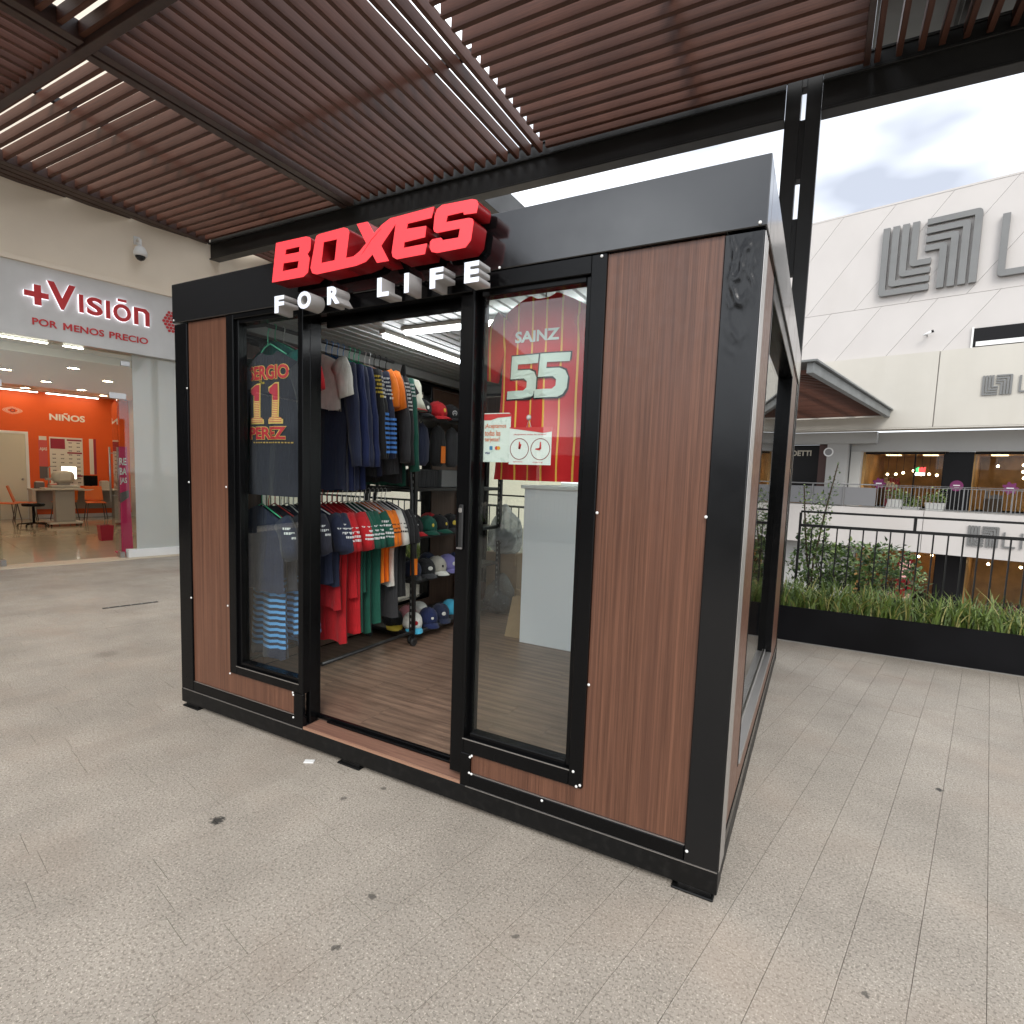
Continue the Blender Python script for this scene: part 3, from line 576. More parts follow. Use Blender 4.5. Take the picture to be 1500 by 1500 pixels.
for rings in BOX_:
    l = part('letter', outline(rings, -0.080, 0.048), RSIDE, sg)
    part('letter_face', outline(rings, -0.1295, 0.0012, 0.0004), RED, l).location = (0, 0, 0)
for ch, x, w_ in (('F', -2.172, 0.066), ('O', -2.012, 0.088), ('R', -1.818, 0.076), ('L', -1.520, 0.064), ('I', -1.372, 0.024), ('F', -1.240, 0.066), ('E', -1.072, 0.068)):
    l = part('letter', text(ch, x, -0.079, 2.250, w_, 0.079, ext=0.042, bold=0.045), WSIDE, sg)
    part('letter_face', text(ch, x, -0.1225, 2.250, w_, 0.079, ext=0.001, bold=0.045), WFACE, l).location = (0, 0, 0)
peg = MB().cyl((0, 0, 0), (0, 0.034, 0), 0.006, n=8).mesh('standoff'); peg.materials.append(BLACK)
for x, z in ((-2.13, 2.45), (-1.97, 2.45), (-1.88, 2.45), (-1.72, 2.45), (-1.60, 2.42), (-1.40, 2.45), (-1.25, 2.41), (-1.19, 2.40), (-1.06, 2.40), (-2.15, 2.34 - 0.02), (-1.96, 2.325), (-1.79, 2.325), (-1.50, 2.32), (-1.36, 2.32), (-1.22, 2.32), (-1.05, 2.32)):
    o = bpy.data.objects.new('standoff', peg); col.objects.link(o); o.parent = sg; o.location = Vector((x, -0.036, z)) - BASE[sg.name]

# loose wrinkled film near the top of the right corner post
from mathutils import noise as mn
wf = MB(); nx_, nz_ = 24, 300
def film_y(x, z):
    q = Vector((x * 26 + z * 5, 3.0, z * 11)); r_ = abs(mn.noise(q)) + 0.5 * abs(mn.noise(q * 2.3))
    e_ = min(1, (x + 0.118) / 0.02, (-0.004 - x) / 0.02); f_ = max(0.0, min(1.0, (z - 1.90) / 0.25)) * max(0.0, 1 - abs((x + 0.062 + (2.3 - z) * 0.03) / 0.055)) ** 0.6
    return 0.0005 - 0.0065 * max(0, e_) * f_ * max(0.0, 1 - 2.2 * r_)
vs = [(-0.118 + 0.114 * i / nx_, film_y(-0.118 + 0.114 * i / nx_, 0.118 + 2.198 * j / nz_) - 0.0012, 0.118 + 2.198 * j / nz_) for j in range(nz_ + 1) for i in range(nx_ + 1)]
wf.add(vs, [(j * (nx_ + 1) + i, j * (nx_ + 1) + i + 1, (j + 1) * (nx_ + 1) + i + 1, (j + 1) * (nx_ + 1) + i) for j in range(nz_) for i in range(nx_)], True)
part('wrinkled_film', wf, M('black_vinyl_film', (0.005, 0.0053, 0.006), 0.2, spec=0.4, rvar=(4, 0.15, 0.26)), kio)
# ------------------------------------------------------------------ clothes on the rails
def fab(name, c): return M('cloth_' + name, c, 0.88, sheen=0.1, var=(14, 0.12), bump=(1, 0.7, 0.018, (26, 26, 4.5)))
NAVY, RED_, GRN, ORG = fab('navy', (0.014, 0.02, 0.05)), fab('red', (0.48, 0.008, 0.014)), fab('green', (0.006, 0.085, 0.055)), fab('orange', (0.82, 0.19, 0.006))
BLK, WHT, CHAR, ROY = fab('black', (0.01, 0.01, 0.011)), fab('white', (0.70, 0.69, 0.63)), fab('charcoal', (0.035, 0.035, 0.038)), fab('royal', (0.008, 0.017, 0.075))
SLATE, TEAL = fab('slate', (0.022, 0.022, 0.036)), fab('teal', (0.01, 0.14, 0.13))
PRW, PRB, PRY = M('print_white', (0.75, 0.76, 0.76), 0.6), M('print_blue', (0.06, 0.22, 0.62), 0.6), M('print_yellow', (0.75, 0.55, 0.06), 0.6)
STRIPE = stripe_mat('striped_polo', (0.014, 0.02, 0.05), (0.12, 0.36, 0.75), 2, 0.036, 0.018, 0.0, -0.95, -0.50)
HANG = {k: M('hanger_' + k, c, 0.35) for k, c in dict(green=(0.05, 0.5, 0.25), white=(0.7, 0.7, 0.68), red=(0.5, 0.03, 0.03), black=(0.02, 0.02, 0.02), blue=(0.05, 0.2, 0.5)).items()}
def garment_mb(length, hw, sl, seed):
    g = random.Random(seed); m = MB(); nu, nv = 12, 9; p1, p2 = g.uniform(0, 6), g.uniform(0, 6)
    def P(u, v, s):
        zt = -0.085 - 0.095 * abs(u) ** 1.4; h = hw * (1 - 0.10 * math.sin(v * PI * 0.8) + 0.04 * v)
        th = (0.022 + 0.022 * v) * math.sqrt(max(0.0, 1 - u * u)) + 0.003
        fo = (0.012 * math.sin(u * 7 + p1 + v * 1.5) + 0.007 * math.sin(u * 15 + p2)) * (0.2 + v)
        return (u * h, s * th + fo, zt + (-length - zt) * v + 0.008 * math.sin(u * 9 + p2) * v)
    for s in (-1, 1):
        vs = [P(-1 + 2 * i / nu, j / nv, s) for j in range(nv + 1) for i in range(nu + 1)]
        m.add(vs, [(j * (nu + 1) + i, j * (nu + 1) + i + 1, (j + 1) * (nu + 1) + i + 1, (j + 1) * (nu + 1) + i) for j in range(nv) for i in range(nu)], True)
    for s in (-1, 1):
        y = 0.0; n = 9 if sl > 0.4 else 5; k0 = 0.035
        pts = []; rs = []
        for k in range(n):
            q = k / (n - 1); pts.append((s * (hw * 0.86 + k0 * 1.6 * math.sin(min(1, q * 1.6) * PI / 2) + (0.03 if sl < 0.4 else 0.05) * q), y + 0.012 * math.sin(q * 5 + p1), -0.175 - sl * q))
            rs.append((0.075 - 0.012 * q) if sl < 0.4 else 0.07 - 0.026 * q + 0.004 * math.sin(q * 17 + p2))
        o = len(m.v); m.tube(pts, rs, 9, True)
        for i in range(o, len(m.v)): x, yy, z = m.v[i]; m.v[i] = (x, y + (yy - y) * 0.55, z)
    return m
def hanger_mb():
    m = MB(); m.tube([(0.0, 0, -0.03), (0.012, 0, -0.012), (0.014, 0, 0.006), (0.0, 0, 0.018), (-0.014, 0, 0.006)], 0.0025, 5)
    m.tube([(0, 0, -0.03), (0, 0, -0.075)], 0.003, 5); m.tube([(-0.2, 0, -0.155), (0, 0, -0.075), (0.2, 0, -0.155)], 0.004, 5); return m
HMB = {k: hanger_mb().mesh('hanger') for k in HANG}
for k in HMB: HMB[k].materials.append(HANG[k])
GCACHE = {}
def garment(name, label, group, cat, y, z, x, mat, length, hw=0.235, sl=0.2, hang='black', prints=None, rot=None):
    k = (mat.name, length, hw, sl, rnd.randrange(3))
    if k not in GCACHE: GCACHE[k] = garment_mb(length, hw, sl, hash(k[3]) % 100 + k[4]).mesh('fabric'); GCACHE[k].materials.append(mat)
    r = root(name, label, cat, (0, 0, 0), group=group); r.location = (x, y, z); r.rotation_euler = (0, 0, rnd.uniform(-0.16, 0.12) if rot is None else rot)
    part('fabric', GCACHE[k], None, r); part('hanger', HMB[hang], None, r)
    if prints:
        m = MB(); g = random.Random(int(y * 1000)); pm = prints[0]; lng = sl > 0.4
        for row in range(prints[1]):
            zz = -0.205 - row * 0.026; q = min(1.0, (-0.175 - zz) / sl)
            cx = hw * 0.86 + 0.035 * 1.6 * math.sin(min(1, q * 1.6) * PI / 2) + (0.05 if lng else 0.03) * q; ra = (0.07 - 0.026 * q if lng else 0.075 - 0.012 * q) + 0.004
            a_ = g.uniform(-10, 0); hh = g.uniform(0.010, 0.016)
            while a_ < 58:
                da = g.uniform(7, 13); p_ = lambda t, z: (cx + ra * math.cos(R(t)), -0.55 * ra * math.sin(R(t)) - 0.001, z)
                m.quad(p_(a_, zz - hh / 2), p_(a_ + da, zz - hh / 2), p_(a_ + da, zz + hh / 2), p_(a_, zz + hh / 2)); a_ += da + g.uniform(2, 5)
                if row % 3 == 2 and a_ > 30: break
        part('print', m, pm, r)
    return r
LX, LZ = -2.74, 1.36; UX, UZ = -2.66, 2.325
def lower(names, y, dy):
    for (nm, lab, grp, mat, ln, pr, h) in names:
        garment(nm, lab, grp, 'shirt', y, LZ, LX, mat, ln, 0.25, 0.21, h, pr); y += dy
    return y
S = 'on the lower kiosk rail'
yl = 0.235
for k in range(9):
    st_ = k % 2 == 1
    if st_: garment('striped_polo_shirt', 'navy polo shirt with blue stripes on its lower half, behind the left window', 'striped polos behind the left window', 'shirt', yl, LZ - 0.02, LX, STRIPE, (1.0, 0.88, 0.96, 0.9)[k // 2], 0.19, 0.2, ('red', 'white', 'white', 'white')[k // 2], None, rot=rnd.uniform(-0.35, 0.1))
    else: garment('t_shirt', 'dark slate T shirt with white sleeve print among the striped polos', 'slate T shirts behind the left window', 'shirt', yl, LZ, LX, SLATE if k % 4 else NAVY, 0.60, 0.225, 0.2, ('green', 'red', 'white', 'white', 'white')[k // 2], (PRW, 3), rot=rnd.uniform(-0.25, 0.05))
    yl += 0.046
names = [('t_shirt', 'navy T shirt with white sleeve letters ' + S + ' before the reds', None, NAVY, 0.62, (PRW, 4), 'red')]
names += [('t_shirt', 'red shirt with white sponsor print, one of the red group ' + S, 'red shirts on the lower rail', RED_, (0.78, 1.02, 0.72, 0.98)[k], (PRW, 5), 'red') for k in range(4)]
names += [('t_shirt', 'dark green shirt with white sleeve print, one of four ' + S, 'green shirts on the lower rail', GRN, (0.98, 0.7, 1.0, 0.95)[k], (PRW, 5), 'white') for k in range(4)]
names += [('t_shirt', 'bright orange shirt, one of three ' + S, 'orange shirts on the lower rail', ORG, 0.66, (PRB if k < 0 else BLK, 4), 'white') for k in range(3)]
names += [('t_shirt', 'white shirt with black sleeve print ' + S + ', past the orange', None, WHT, 0.70, (BLK, 4), 'white')]
names += [('t_shirt', 'long charcoal shirt ' + S + ' next to the white one', None, CHAR, 0.95, None, 'white')]
names += [('patterned_shirt', 'black shirt with scattered white flecks at the far end of the lower rail', 'flecked shirts on the lower rail', BLK, 0.80, None, 'white') for k in range(2)]
yy = lower(names, 0.655, 0.0455)
for o in [o for o in bpy.data.objects if o.name.startswith('patterned_shirt')]:
    m = MB(); g = random.Random(5)
    for k in range(46): m.rbox((0.19 + 0.14 * g.random(), -0.052 + g.uniform(-.004, .004) if k % 2 else g.uniform(-.05, .03), -0.18 - 0.2 * g.random()), (g.uniform(.008, .016), 0.005, g.uniform(.008, .016)), (0, g.uniform(-1, 1), 0))
    part('print', m, PRW, o)
Uq = 'on the upper kiosk rail'
up = [('jacket', 'teal jacket ' + Uq + ' behind the left window', None, TEAL, 0.86, 0.6, None, 'green', 0.27), ('jacket', 'red jacket ' + Uq + ' behind the dark display shirt', None, RED_, 0.55, 0.2, None, 'white', 0.33),
      ('t_shirt', 'cream shirt ' + Uq + ' beside the door post', None, WHT, 0.45, 0.2, None, 'white', 0.585)]
up += [('jacket', 'dark blue long jacket ' + Uq + ', one of four by the door post', 'blue jackets on the upper rail', ROY if k % 2 else NAVY, 0.95, 0.62, None, 'blue', 0.66 + 0.05 * k) for k in range(4)]
up += [('jacket', 'black jacket with white and yellow sleeve badges ' + Uq, 'black badged jackets on the upper rail', BLK if k < 2 else NAVY, 0.86, 0.56, (PRW if k else PRY, 6), 'green', 0.865 + 0.045 * k) for k in range(3)]
up += [('jacket', 'orange jacket with dark sleeves, one of two ' + Uq, 'orange jackets on the upper rail', ORG, 0.42, 0.22, None, 'white', 1.015 + 0.045 * k) for k in range(2)]
up += [('jacket', 'charcoal jacket ' + Uq + ' between the orange and the green ones', None, CHAR, 0.84, 0.58, None, 'black', 1.11),
       ('jacket', 'black jacket with a column of white sponsor print ' + Uq, None, BLK, 0.90, 0.60, (PRW, 8), 'black', 1.165), ('jacket', 'dark green jacket with white sleeve bars at the far end of the upper rail', None, GRN, 0.92, 0.64, (PRW, 4), 'black', 1.235)]
for (nm, lab, grp, mat, ln, sl, pr, h, y) in up: garment(nm, lab, grp, 'jacket' if nm == 'jacket' else 'shirt', y, UZ, UX, mat, ln, 0.26, sl, h, pr, rot=(-0.14 + rnd.uniform(-0.05, 0.05)))
for o, zs in ((0, 9), (1, 8)):           # blue bars printed on two long sleeves
    m = MB(); hw_ = 0.26
    for k in range(zs):
        q = 0.50 + 0.055 * k + 0.05 * o; cx = hw_ * 0.86 + 0.056 * math.sin(min(1, q * 1.6) * PI / 2) + 0.05 * q; ra = 0.07 - 0.026 * q + 0.010; zz = -0.175 - 0.56 * q
        for t in range(-30, 80, 18):
            p_ = lambda t_, z: (cx + ra * math.cos(R(t_)), -0.55 * ra * math.sin(R(t_)) - 0.003, z)
            m.quad(p_(t, zz), p_(t + 18, zz), p_(t + 18, zz + 0.016), p_(t, zz + 0.016))
    jk = [q for q in bpy.data.objects if q.name.startswith('jacket') and q.get('group') == 'black badged jackets on the upper rail'][o + 1]; part('print', m, PRB, jk)
IRON = M('black_iron', (0.014, 0.014, 0.014), 0.4)
rk = root('clothes_rack', 'black two level clothes rack along the left wall inside the kiosk', 'rack', (-2.7, 0.85, 0.134))
part('upper_rail', MB().cyl((UX, 0.2, UZ - 0.002), (UX, 1.32, UZ - 0.002), 0.012), IRON, rk); part('lower_rail', MB().cyl((LX, 0.2, LZ - 0.002), (LX, 1.40, LZ - 0.002), 0.012), IRON, rk)
for x in (-2.52, -2.98): part('foot_rail', MB().cyl((x, 0.2 if x < -2.9 else 0.5, 0.25), (x, 1.44, 0.25), 0.013), IRON, rk)
part('end_frame', MB().tube([(-2.98, 0.21, 0.20), (-2.99, 0.21, 1.30), (-2.99, 0.21, UZ), (UX, 0.21, UZ)], 0.013).tube([(-2.99, 0.21, LZ), (LX, 0.21, LZ)], 0.011), IRON, rk)
for y in (1.44,):
    part('end_frame', MB().tube([(-2.52, y, 0.20), (-2.56, y, 1.30), (UX, y, UZ)], 0.013).tube([(-2.98, y, 0.20), (-2.94, y, 1.30), (UX, y, UZ)], 0.013).tube([(-2.94, y, LZ), (-2.56, y, LZ)], 0.011), IRON, rk)
def caster(x, y, par):
    m = MB().cyl((x - 0.012, y, 0.165), (x + 0.012, y, 0.165), 0.031, n=14); part('caster', m, M('rubber', (0.015, 0.015, 0.015), 0.6), par)
    part('caster_fork', MB().box(x - 0.016, x - 0.0125, y - 0.012, y + 0.012, 0.165, 0.205).box(x + 0.0125, x + 0.016, y - 0.012, y + 0.012, 0.165, 0.205), IRON, par)
for x in (-2.52, -2.98):
    for y in (0.21, 1.44):
        if x < -2.9 or y > 1: caster(x, y, rk)
# ------------------------------------------------------------------ shelf unit and caps
sh = root('shelf_unit', 'black metal shelf unit full of caps beside the clothes rack', 'shelf', (-2.80, 2.15, 0.134))
SHZ = [0.215, 0.645, 1.005, 1.385, 1.955]
for z in SHZ: part('shelf', MB().box(-3.06, -2.575, 1.495, 2.83, z - 0.03, z), IRON, sh, 0.003)
for x in (-3.07, -2.575):
    for y in (1.475, 2.83):
        m = MB().box(x - 0.018, x + 0.018, y - 0.002, y + 0.0022, 0.20, 2.0).box(x + 0.0145, x + 0.018, y + 0.0023, y + 0.035, 0.20, 2.0); part('post', m, IRON, sh)
        if x > -3: part("post_hole", (lambda mm: [mm.rbox((x, y - 0.003, 0.28 + 0.05 * k), (0.010, 0.001, 0.022)) for k in range(33)] and mm)(MB()), M("post_hole_grey", (0.30, 0.30, 0.29), 0.6), sh)
caster(-2.575, 1.475, sh); caster(-2.575, 2.83, sh)
CROWN = MB(); prof = [(0.092, 0.0), (0.094, 0.035), (0.088, 0.065), (0.070, 0.093), (0.040, 0.112), (0.008, 0.119)]
CROWN.lathe(prof, (0, 0, 0), 14, 1.0, 0.86); 
for k in range(6):
    a = PI * k / 3 + PI / 6; CROWN.tube([(r_ * math.cos(a) * 1.004, r_ * math.sin(a) * 0.863, z_) for r_, z_ in prof], 0.0016, 4)
CROWN.lathe([(0.009, 0.117), (0.008, 0.123), (0.002, 0.126)], (0, 0, 0), 8); CROWN = CROWN.mesh('crown')
VIS = MB(); vv = []
for k in range(9):
    a = R(-62 + 124 * k / 8); zz = 0.012 - 0.020 * abs(math.sin(a)) ** 2
    vv += [(0.088 * math.cos(a), 0.078 * math.sin(a), zz), (0.088 * math.cos(a) + 0.075 * max(0.12, math.cos(a)), 0.080 * math.sin(a), zz - 0.018)]
nv_ = len(vv); VIS.add(vv + [(x, y, z - 0.004) for x, y, z in vv], [(2 * k, 2 * k + 1, 2 * k + 3, 2 * k + 2) for k in range(8)] + [(nv_ + 2 * k, nv_ + 2 * k + 2, nv_ + 2 * k + 3, nv_ + 2 * k + 1) for k in range(8)] + [(2 * k + 1, nv_ + 2 * k + 1, nv_ + 2 * k + 3, 2 * k + 3) for k in range(8)], True); VIS = VIS.mesh('visor')
EMB = MB().lathe([(0.019, 0), (0.019, 0.004), (0.012, 0.006)], n=10, sx=1.2).mesh('emblem'); EMB.transform(Matrix.Translation((0.085, 0, 0.055)) @ Matrix.Rotation(R(80), 4, 'Y'))
def cap(label, x, y, z, rot, cc, vc=None, ec=None, group=None, tilt=0.0, s=1.0):
    r = root('cap', label, 'cap', (0, 0, 0), group=group); r.location = (x, y, z + (0.006 if tilt == 0 else 0.012)); r.rotation_euler = (0, tilt, rot); r.scale = (s, s, s)
    for me, c, nm in ((CROWN, cc, 'crown'), (VIS, vc or cc, 'visor'), (EMB, ec, 'emblem')):
        if c is None: continue
        m2 = me.copy(); m2.materials.clear(); m2.materials.append(c)
        if nm == 'emblem': k_ = rnd.uniform(0.55, 0.95); m2.transform(Matrix.Translation((0.085, 0, 0.055)) @ Matrix.Diagonal((1, k_ * rnd.uniform(0.8, 1.6), k_, 1)) @ Matrix.Translation((-0.085, 0, -0.055)))
        part(nm, m2, None, r)
    return r
CY, LAV, BEI, PNK = fab('cyan', (0.06, 0.42, 0.62)), fab('lavender', (0.20, 0.18, 0.42)), fab('beige', (0.42, 0.40, 0.34)), fab('pink', (0.55, 0.22, 0.24))
a0 = -0.35
row = lambda z, lst, sh_: [cap(lab + ' ' + sh_, -2.68 + dx, y, z, a0 + rnd.uniform(-0.3, 0.3), c, v, e, None, 0.12) for lab, y, dx, c, v, e in lst]
row(SHZ[0] + 0.012, [('white cap with cyan visor and red badge', 1.60, 0.02, WHT, CY, RED_), ('royal blue cap with white emblem', 1.80, 0.03, ROY, ROY, WHT), ('navy cap with oval white badge', 1.99, 0.02, NAVY, NAVY, WHT), ('teal topped cap', 2.17, 0.0, CY, CHAR, None), ('pink cap', 1.76, -0.16, PNK, PNK, None),
                     ('red and white cap', 1.93, -0.17, WHT, RED_, None), ('charcoal cap', 2.36, 0.0, CHAR, CHAR, WHT), ('yellow patched black cap', 1.58, -0.17, BLK, PRY, None)], 'on the lowest shelf')
row(SHZ[1] + 0.012, [('dark navy cap', 1.60, 0.0, NAVY, BLK, None), ('black cap with grey marbled visor', 1.76, 0.02, BLK, CHAR, WHT), ('beige cap with dark badge', 1.92, 0.02, BEI, WHT, BLK), ('lavender cap with pale badge', 2.08, 0.02, LAV, LAV, WHT), ('blue chequered cap', 2.25, 0.0, ROY, ROY, None), ('black plain cap', 1.72, -0.18, BLK, BLK, None), ('dark blue cap', 2.05, -0.18, NAVY, NAVY, None)], 'on the second shelf from the floor')
row(SHZ[2] + 0.012, [('black cap with red visor', 1.60, 0.0, BLK, RED_, None), ('dark green cap with yellow badge', 1.77, 0.02, GRN, GRN, PRY), ('black cap with yellow badge', 1.95, 0.01, BLK, GRN, PRY), ('green and black cap', 2.12, 0.01, BLK, CHAR, PRY), ('bright red cap', 2.06, -0.18, RED_, RED_, None), ('charcoal cap with pale piping', 1.84, -0.18, CHAR, WHT, None), ('black cap', 2.3, 0.0, BLK, BLK, WHT)], 'on the third shelf from the floor')
row(SHZ[4] + 0.012, [('black cap with two white bars', 1.66, 0.02, BLK, BLK, WHT), ('red cap with yellow badge', 1.84, 0.04, RED_, RED_, PRY), ('navy cap', 2.30, 0.0, NAVY, NAVY, None)], 'on the top shelf')
c = cap('black cap with a silver three pointed star emblem on the top shelf', -2.64, 2.04, SHZ[4] + 0.012, -0.5, BLK, BLK, None, None, 0.12)
star = MB(); ring = [(0.09, 0.02 * math.cos(2 * PI * k / 14), 0.05 + 0.02 * math.sin(2 * PI * k / 14)) for k in range(15)]; star.tube(ring, 0.0025, 5)
for k in range(3): a = R(90 + 120 * k); star.tube([(0.09, 0, 0.05), (0.09, 0.02 * math.cos(a), 0.05 + 0.02 * math.sin(a))], 0.0025, 5)
part('emblem', star, PRW, c)
bh = root('bucket_hat', 'cream bucket hat with a dark swing tag hanging at the end of the shelf unit', 'hat', (-2.60, 1.44, 1.98))
part('crown', MB().lathe([(0.16, 0.0), (0.125, 0.07), (0.112, 0.09), (0.105, 0.19), (0.085, 0.225), (0.03, 0.24)], (-2.60, 1.44, 1.98), 18, 0.85, 0.85), fab('cream', (0.62, 0.62, 0.50)), bh)
part('swing_tag', MB().rbox((-2.50, 1.37, 2.13), (0.004, 0.035, 0.10), (0.6, 0, -0.4)), BLK, bh); part('brim_edge', MB().tube([(-2.60 + 0.137 * math.cos(2 * PI * k / 18), 1.44 + 0.137 * math.sin(2 * PI * k / 18), 1.98) for k in range(19)], 0.004, 5), RED_, bh)
solo('carton', MB().box(-3.0, -2.62, 1.58, 1.86, SHZ[3] + 0.002, SHZ[3] + 0.14), BLK, 'black carton with a small red mark on the fourth shelf', 'box', (-2.8, 1.7, SHZ[3]), bevel=0.004)
solo('clear_display_box', MB().box(-3.0, -2.61, 1.90, 2.45, SHZ[3] + 0.002, SHZ[3] + 0.15), M('clear_plastic_grey', (0.10, 0.105, 0.105), 0.15, spec=0.8), 'clear plastic display box with reflections on the fourth shelf', 'box', (-2.8, 2.2, SHZ[3]), bevel=0.004)
for k, (y, c, nm) in enumerate(((1.63, NAVY, 'navy backpack'), (1.86, BLK, 'black pouch with orange label'), (2.06, CHAR, 'charcoal pouch'), (2.26, BLK, 'black pouch with pale strap'))):
    hb = root('pouch', nm + ' hung above the fourth shelf', 'bag', (-2.63, y, 1.56))
    m = MB().lathe([(0.05, 0.0), (0.085, 0.04), (0.09, 0.2), (0.07, 0.30), (0.02, 0.34)], (-2.63, y, 1.56), 12, 0.6, 1.0); part('body', m, c, hb); part('strap', MB().tube([(-2.63, y - 0.03, 1.89), (-2.63, y, 1.93), (-2.63, y + 0.03, 1.89)], 0.005, 5), c, hb)
    if k == 1: part('tag', MB().rbox((-2.572, y, 1.66), (0.004, 0.06, 0.14)), ORG, hb)
    if k == 3: part('tag', MB().rbox((-2.572, y, 1.70), (0.004, 0.02, 0.12)), WHT, hb)
solo('price_tag', MB().rbox((-2.55, 1.47, 0.76), (0.004, 0.055, 0.13), (0, 0, -0.6)), ORG, 'orange swing tag hanging on the end post of the shelf unit', 'tag', (-2.55, 1.47, 0.70))
# ------------------------------------------------------------------ counter, bags
ct = root('display_counter', 'white panel counter standing inside behind the right window', 'counter', (-1.62, 2.30, 0.134))
part('front_panel', MB().box(-1.875, -1.30, 2.02, 2.05, 0.1345, 1.405), M('white_melamine', (0.84, 0.85, 0.88), 0.35), ct, 0.003); part('cabinet', MB().box(-1.865, -1.31, 2.051, 2.60, 0.1345, 1.40), M('white_melamine', (0.74, 0.75, 0.79), 0.4), ct, 0.003)
part('counter_top', MB().box(-1.90, -1.28, 2.0, 2.62, 1.4055, 1.435), WHITE, ct, 0.004)
def crumple(c, r, seed, sz=1.0):
    bm = bmesh.new(); bmesh.ops.create_icosphere(bm, subdivisions=5, radius=1); g = random.Random(seed)
    ph = [(Vector((g.gauss(0, 1), g.gauss(0, 1), g.gauss(0, 1))) * f_, g.uniform(0, 6), f_) for f_ in (1.6, 2.0, 2.6, 3.4, 4.2, 5.2, 6.5, 8.0, 9.5, 12.0)]
    for v in bm.verts:
        d = 0.80 + sum((1 - abs(math.sin(p.dot(v.co) + q))) * 0.34 / f_ for p, q, f_ in ph) * 0.55
        tip = max(0.0, v.co.z - 0.55) * 0.9
        v.co = Vector((c[0] + v.co.x * d * r[0] * (1 - tip * 0.7), c[1] + v.co.y * d * r[1] * (1 - tip * 0.7), max(c[2] - r[2] * 0.85, c[2] + v.co.z * d * r[2] * (1 + tip))))
    me = bpy.data.meshes.new('bag'); bm.to_mesh(me); bm.free(); return me
def film(name, white, k):
    m = glass_mat(name, (0.82, 0.84, 0.85), 1.6, milk=k, rough=0.09); t = m.node_tree
    for n in t.nodes:
        if n.type in ('BSDF_DIFFUSE', 'BSDF_TRANSLUCENT'): n.inputs['Color'].default_value = (white, white, white * 1.02, 1)
    bp_ = t.nodes.new('ShaderNodeBump'); bp_.inputs['Strength'].default_value = 0.8; bp_.inputs['Distance'].default_value = 0.02; nz_ = t.nodes.new('ShaderNodeTexNoise'); nz_.inputs['Scale'].default_value = 38
    t.links.new(nz_.outputs['Fac'], bp_.inputs['Height'])
    for n in t.nodes:
        if n.type in ('BSDF_GLOSSY', 'FRESNEL'): t.links.new(bp_.outputs['Normal'], n.inputs['Normal'])
    return m
PB, PW = film('grey_plastic_film', 0.30, 0.30), film('pale_plastic_film', 0.8, 0.42)
for (x_, y_, z_, r_, c_, l_) in ((-2.50, 2.78, 0.235, 0.085, BLK, 'black bundle of clothes inside the grey plastic bag'), (-2.55, 2.94, 0.83, 0.095, CHAR, 'charcoal bundle of clothes inside the pale plastic bag')):
    solo('clothes_bundle', crumple((x_, y_, z_), (r_ * 1.2, r_, r_), 5), c_, l_, 'clothes', (x_, y_, z_ - r_))
solo('plastic_bag', crumple((-2.50, 2.78, 0.29), (0.15, 0.14, 0.18), 3), PB, 'crumpled grey plastic bag on the laminate floor behind the right window', 'bag', (-2.50, 2.78, 0.134))
bx_ = root('cardboard_box', 'brown cardboard box under the pale plastic bag', 'box', (-2.60, 2.95, 0.134)); part('carton', MB().box(-2.76, -2.40, 2.93, 3.06, 0.1345, 0.72), M('cardboard', (0.30, 0.20, 0.12), 0.8, var=(6, 0.1)), bx_, 0.003); part('flap', MB().box(-2.75, -2.41, 2.90, 2.932, 0.60, 0.722), M('cardboard', (0.3, 0.2, 0.12), 0.8), bx_)
solo('plastic_bag', crumple((-2.55, 2.94, 0.90), (0.19, 0.12, 0.22), 9), PW, 'pale plastic bag stuffed with clothes on the cardboard box', 'bag', (-2.55, 2.94, 0.72))
pbg = root('paper_bag', 'brown paper bag leaning against the white counter', 'bag', (-1.97, 2.18, 0.134))
part('body', MB().add([(-2.06, 2.10, 0.1345), (-1.905, 2.10, 0.1345), (-1.905, 2.22, 0.1345), (-2.06, 2.22, 0.1345), (-2.01, 2.13, 0.48), (-1.905, 2.13, 0.50), (-1.905, 2.20, 0.50), (-2.01, 2.20, 0.48)], [(0, 1, 5, 4), (1, 2, 6, 5), (2, 3, 7, 6), (3, 0, 4, 7), (0, 3, 2, 1)]), M('kraft_paper', (0.40, 0.28, 0.16), 0.8, var=(8, 0.12)), pbg)
part('handle', MB().tube([(-1.99, 2.13, 0.48), (-1.98, 2.12, 0.55), (-1.94, 2.12, 0.55), (-1.93, 2.13, 0.49)], 0.004, 5), M('kraft_paper', (0.4, 0.28, 0.16), 0.8), pbg)
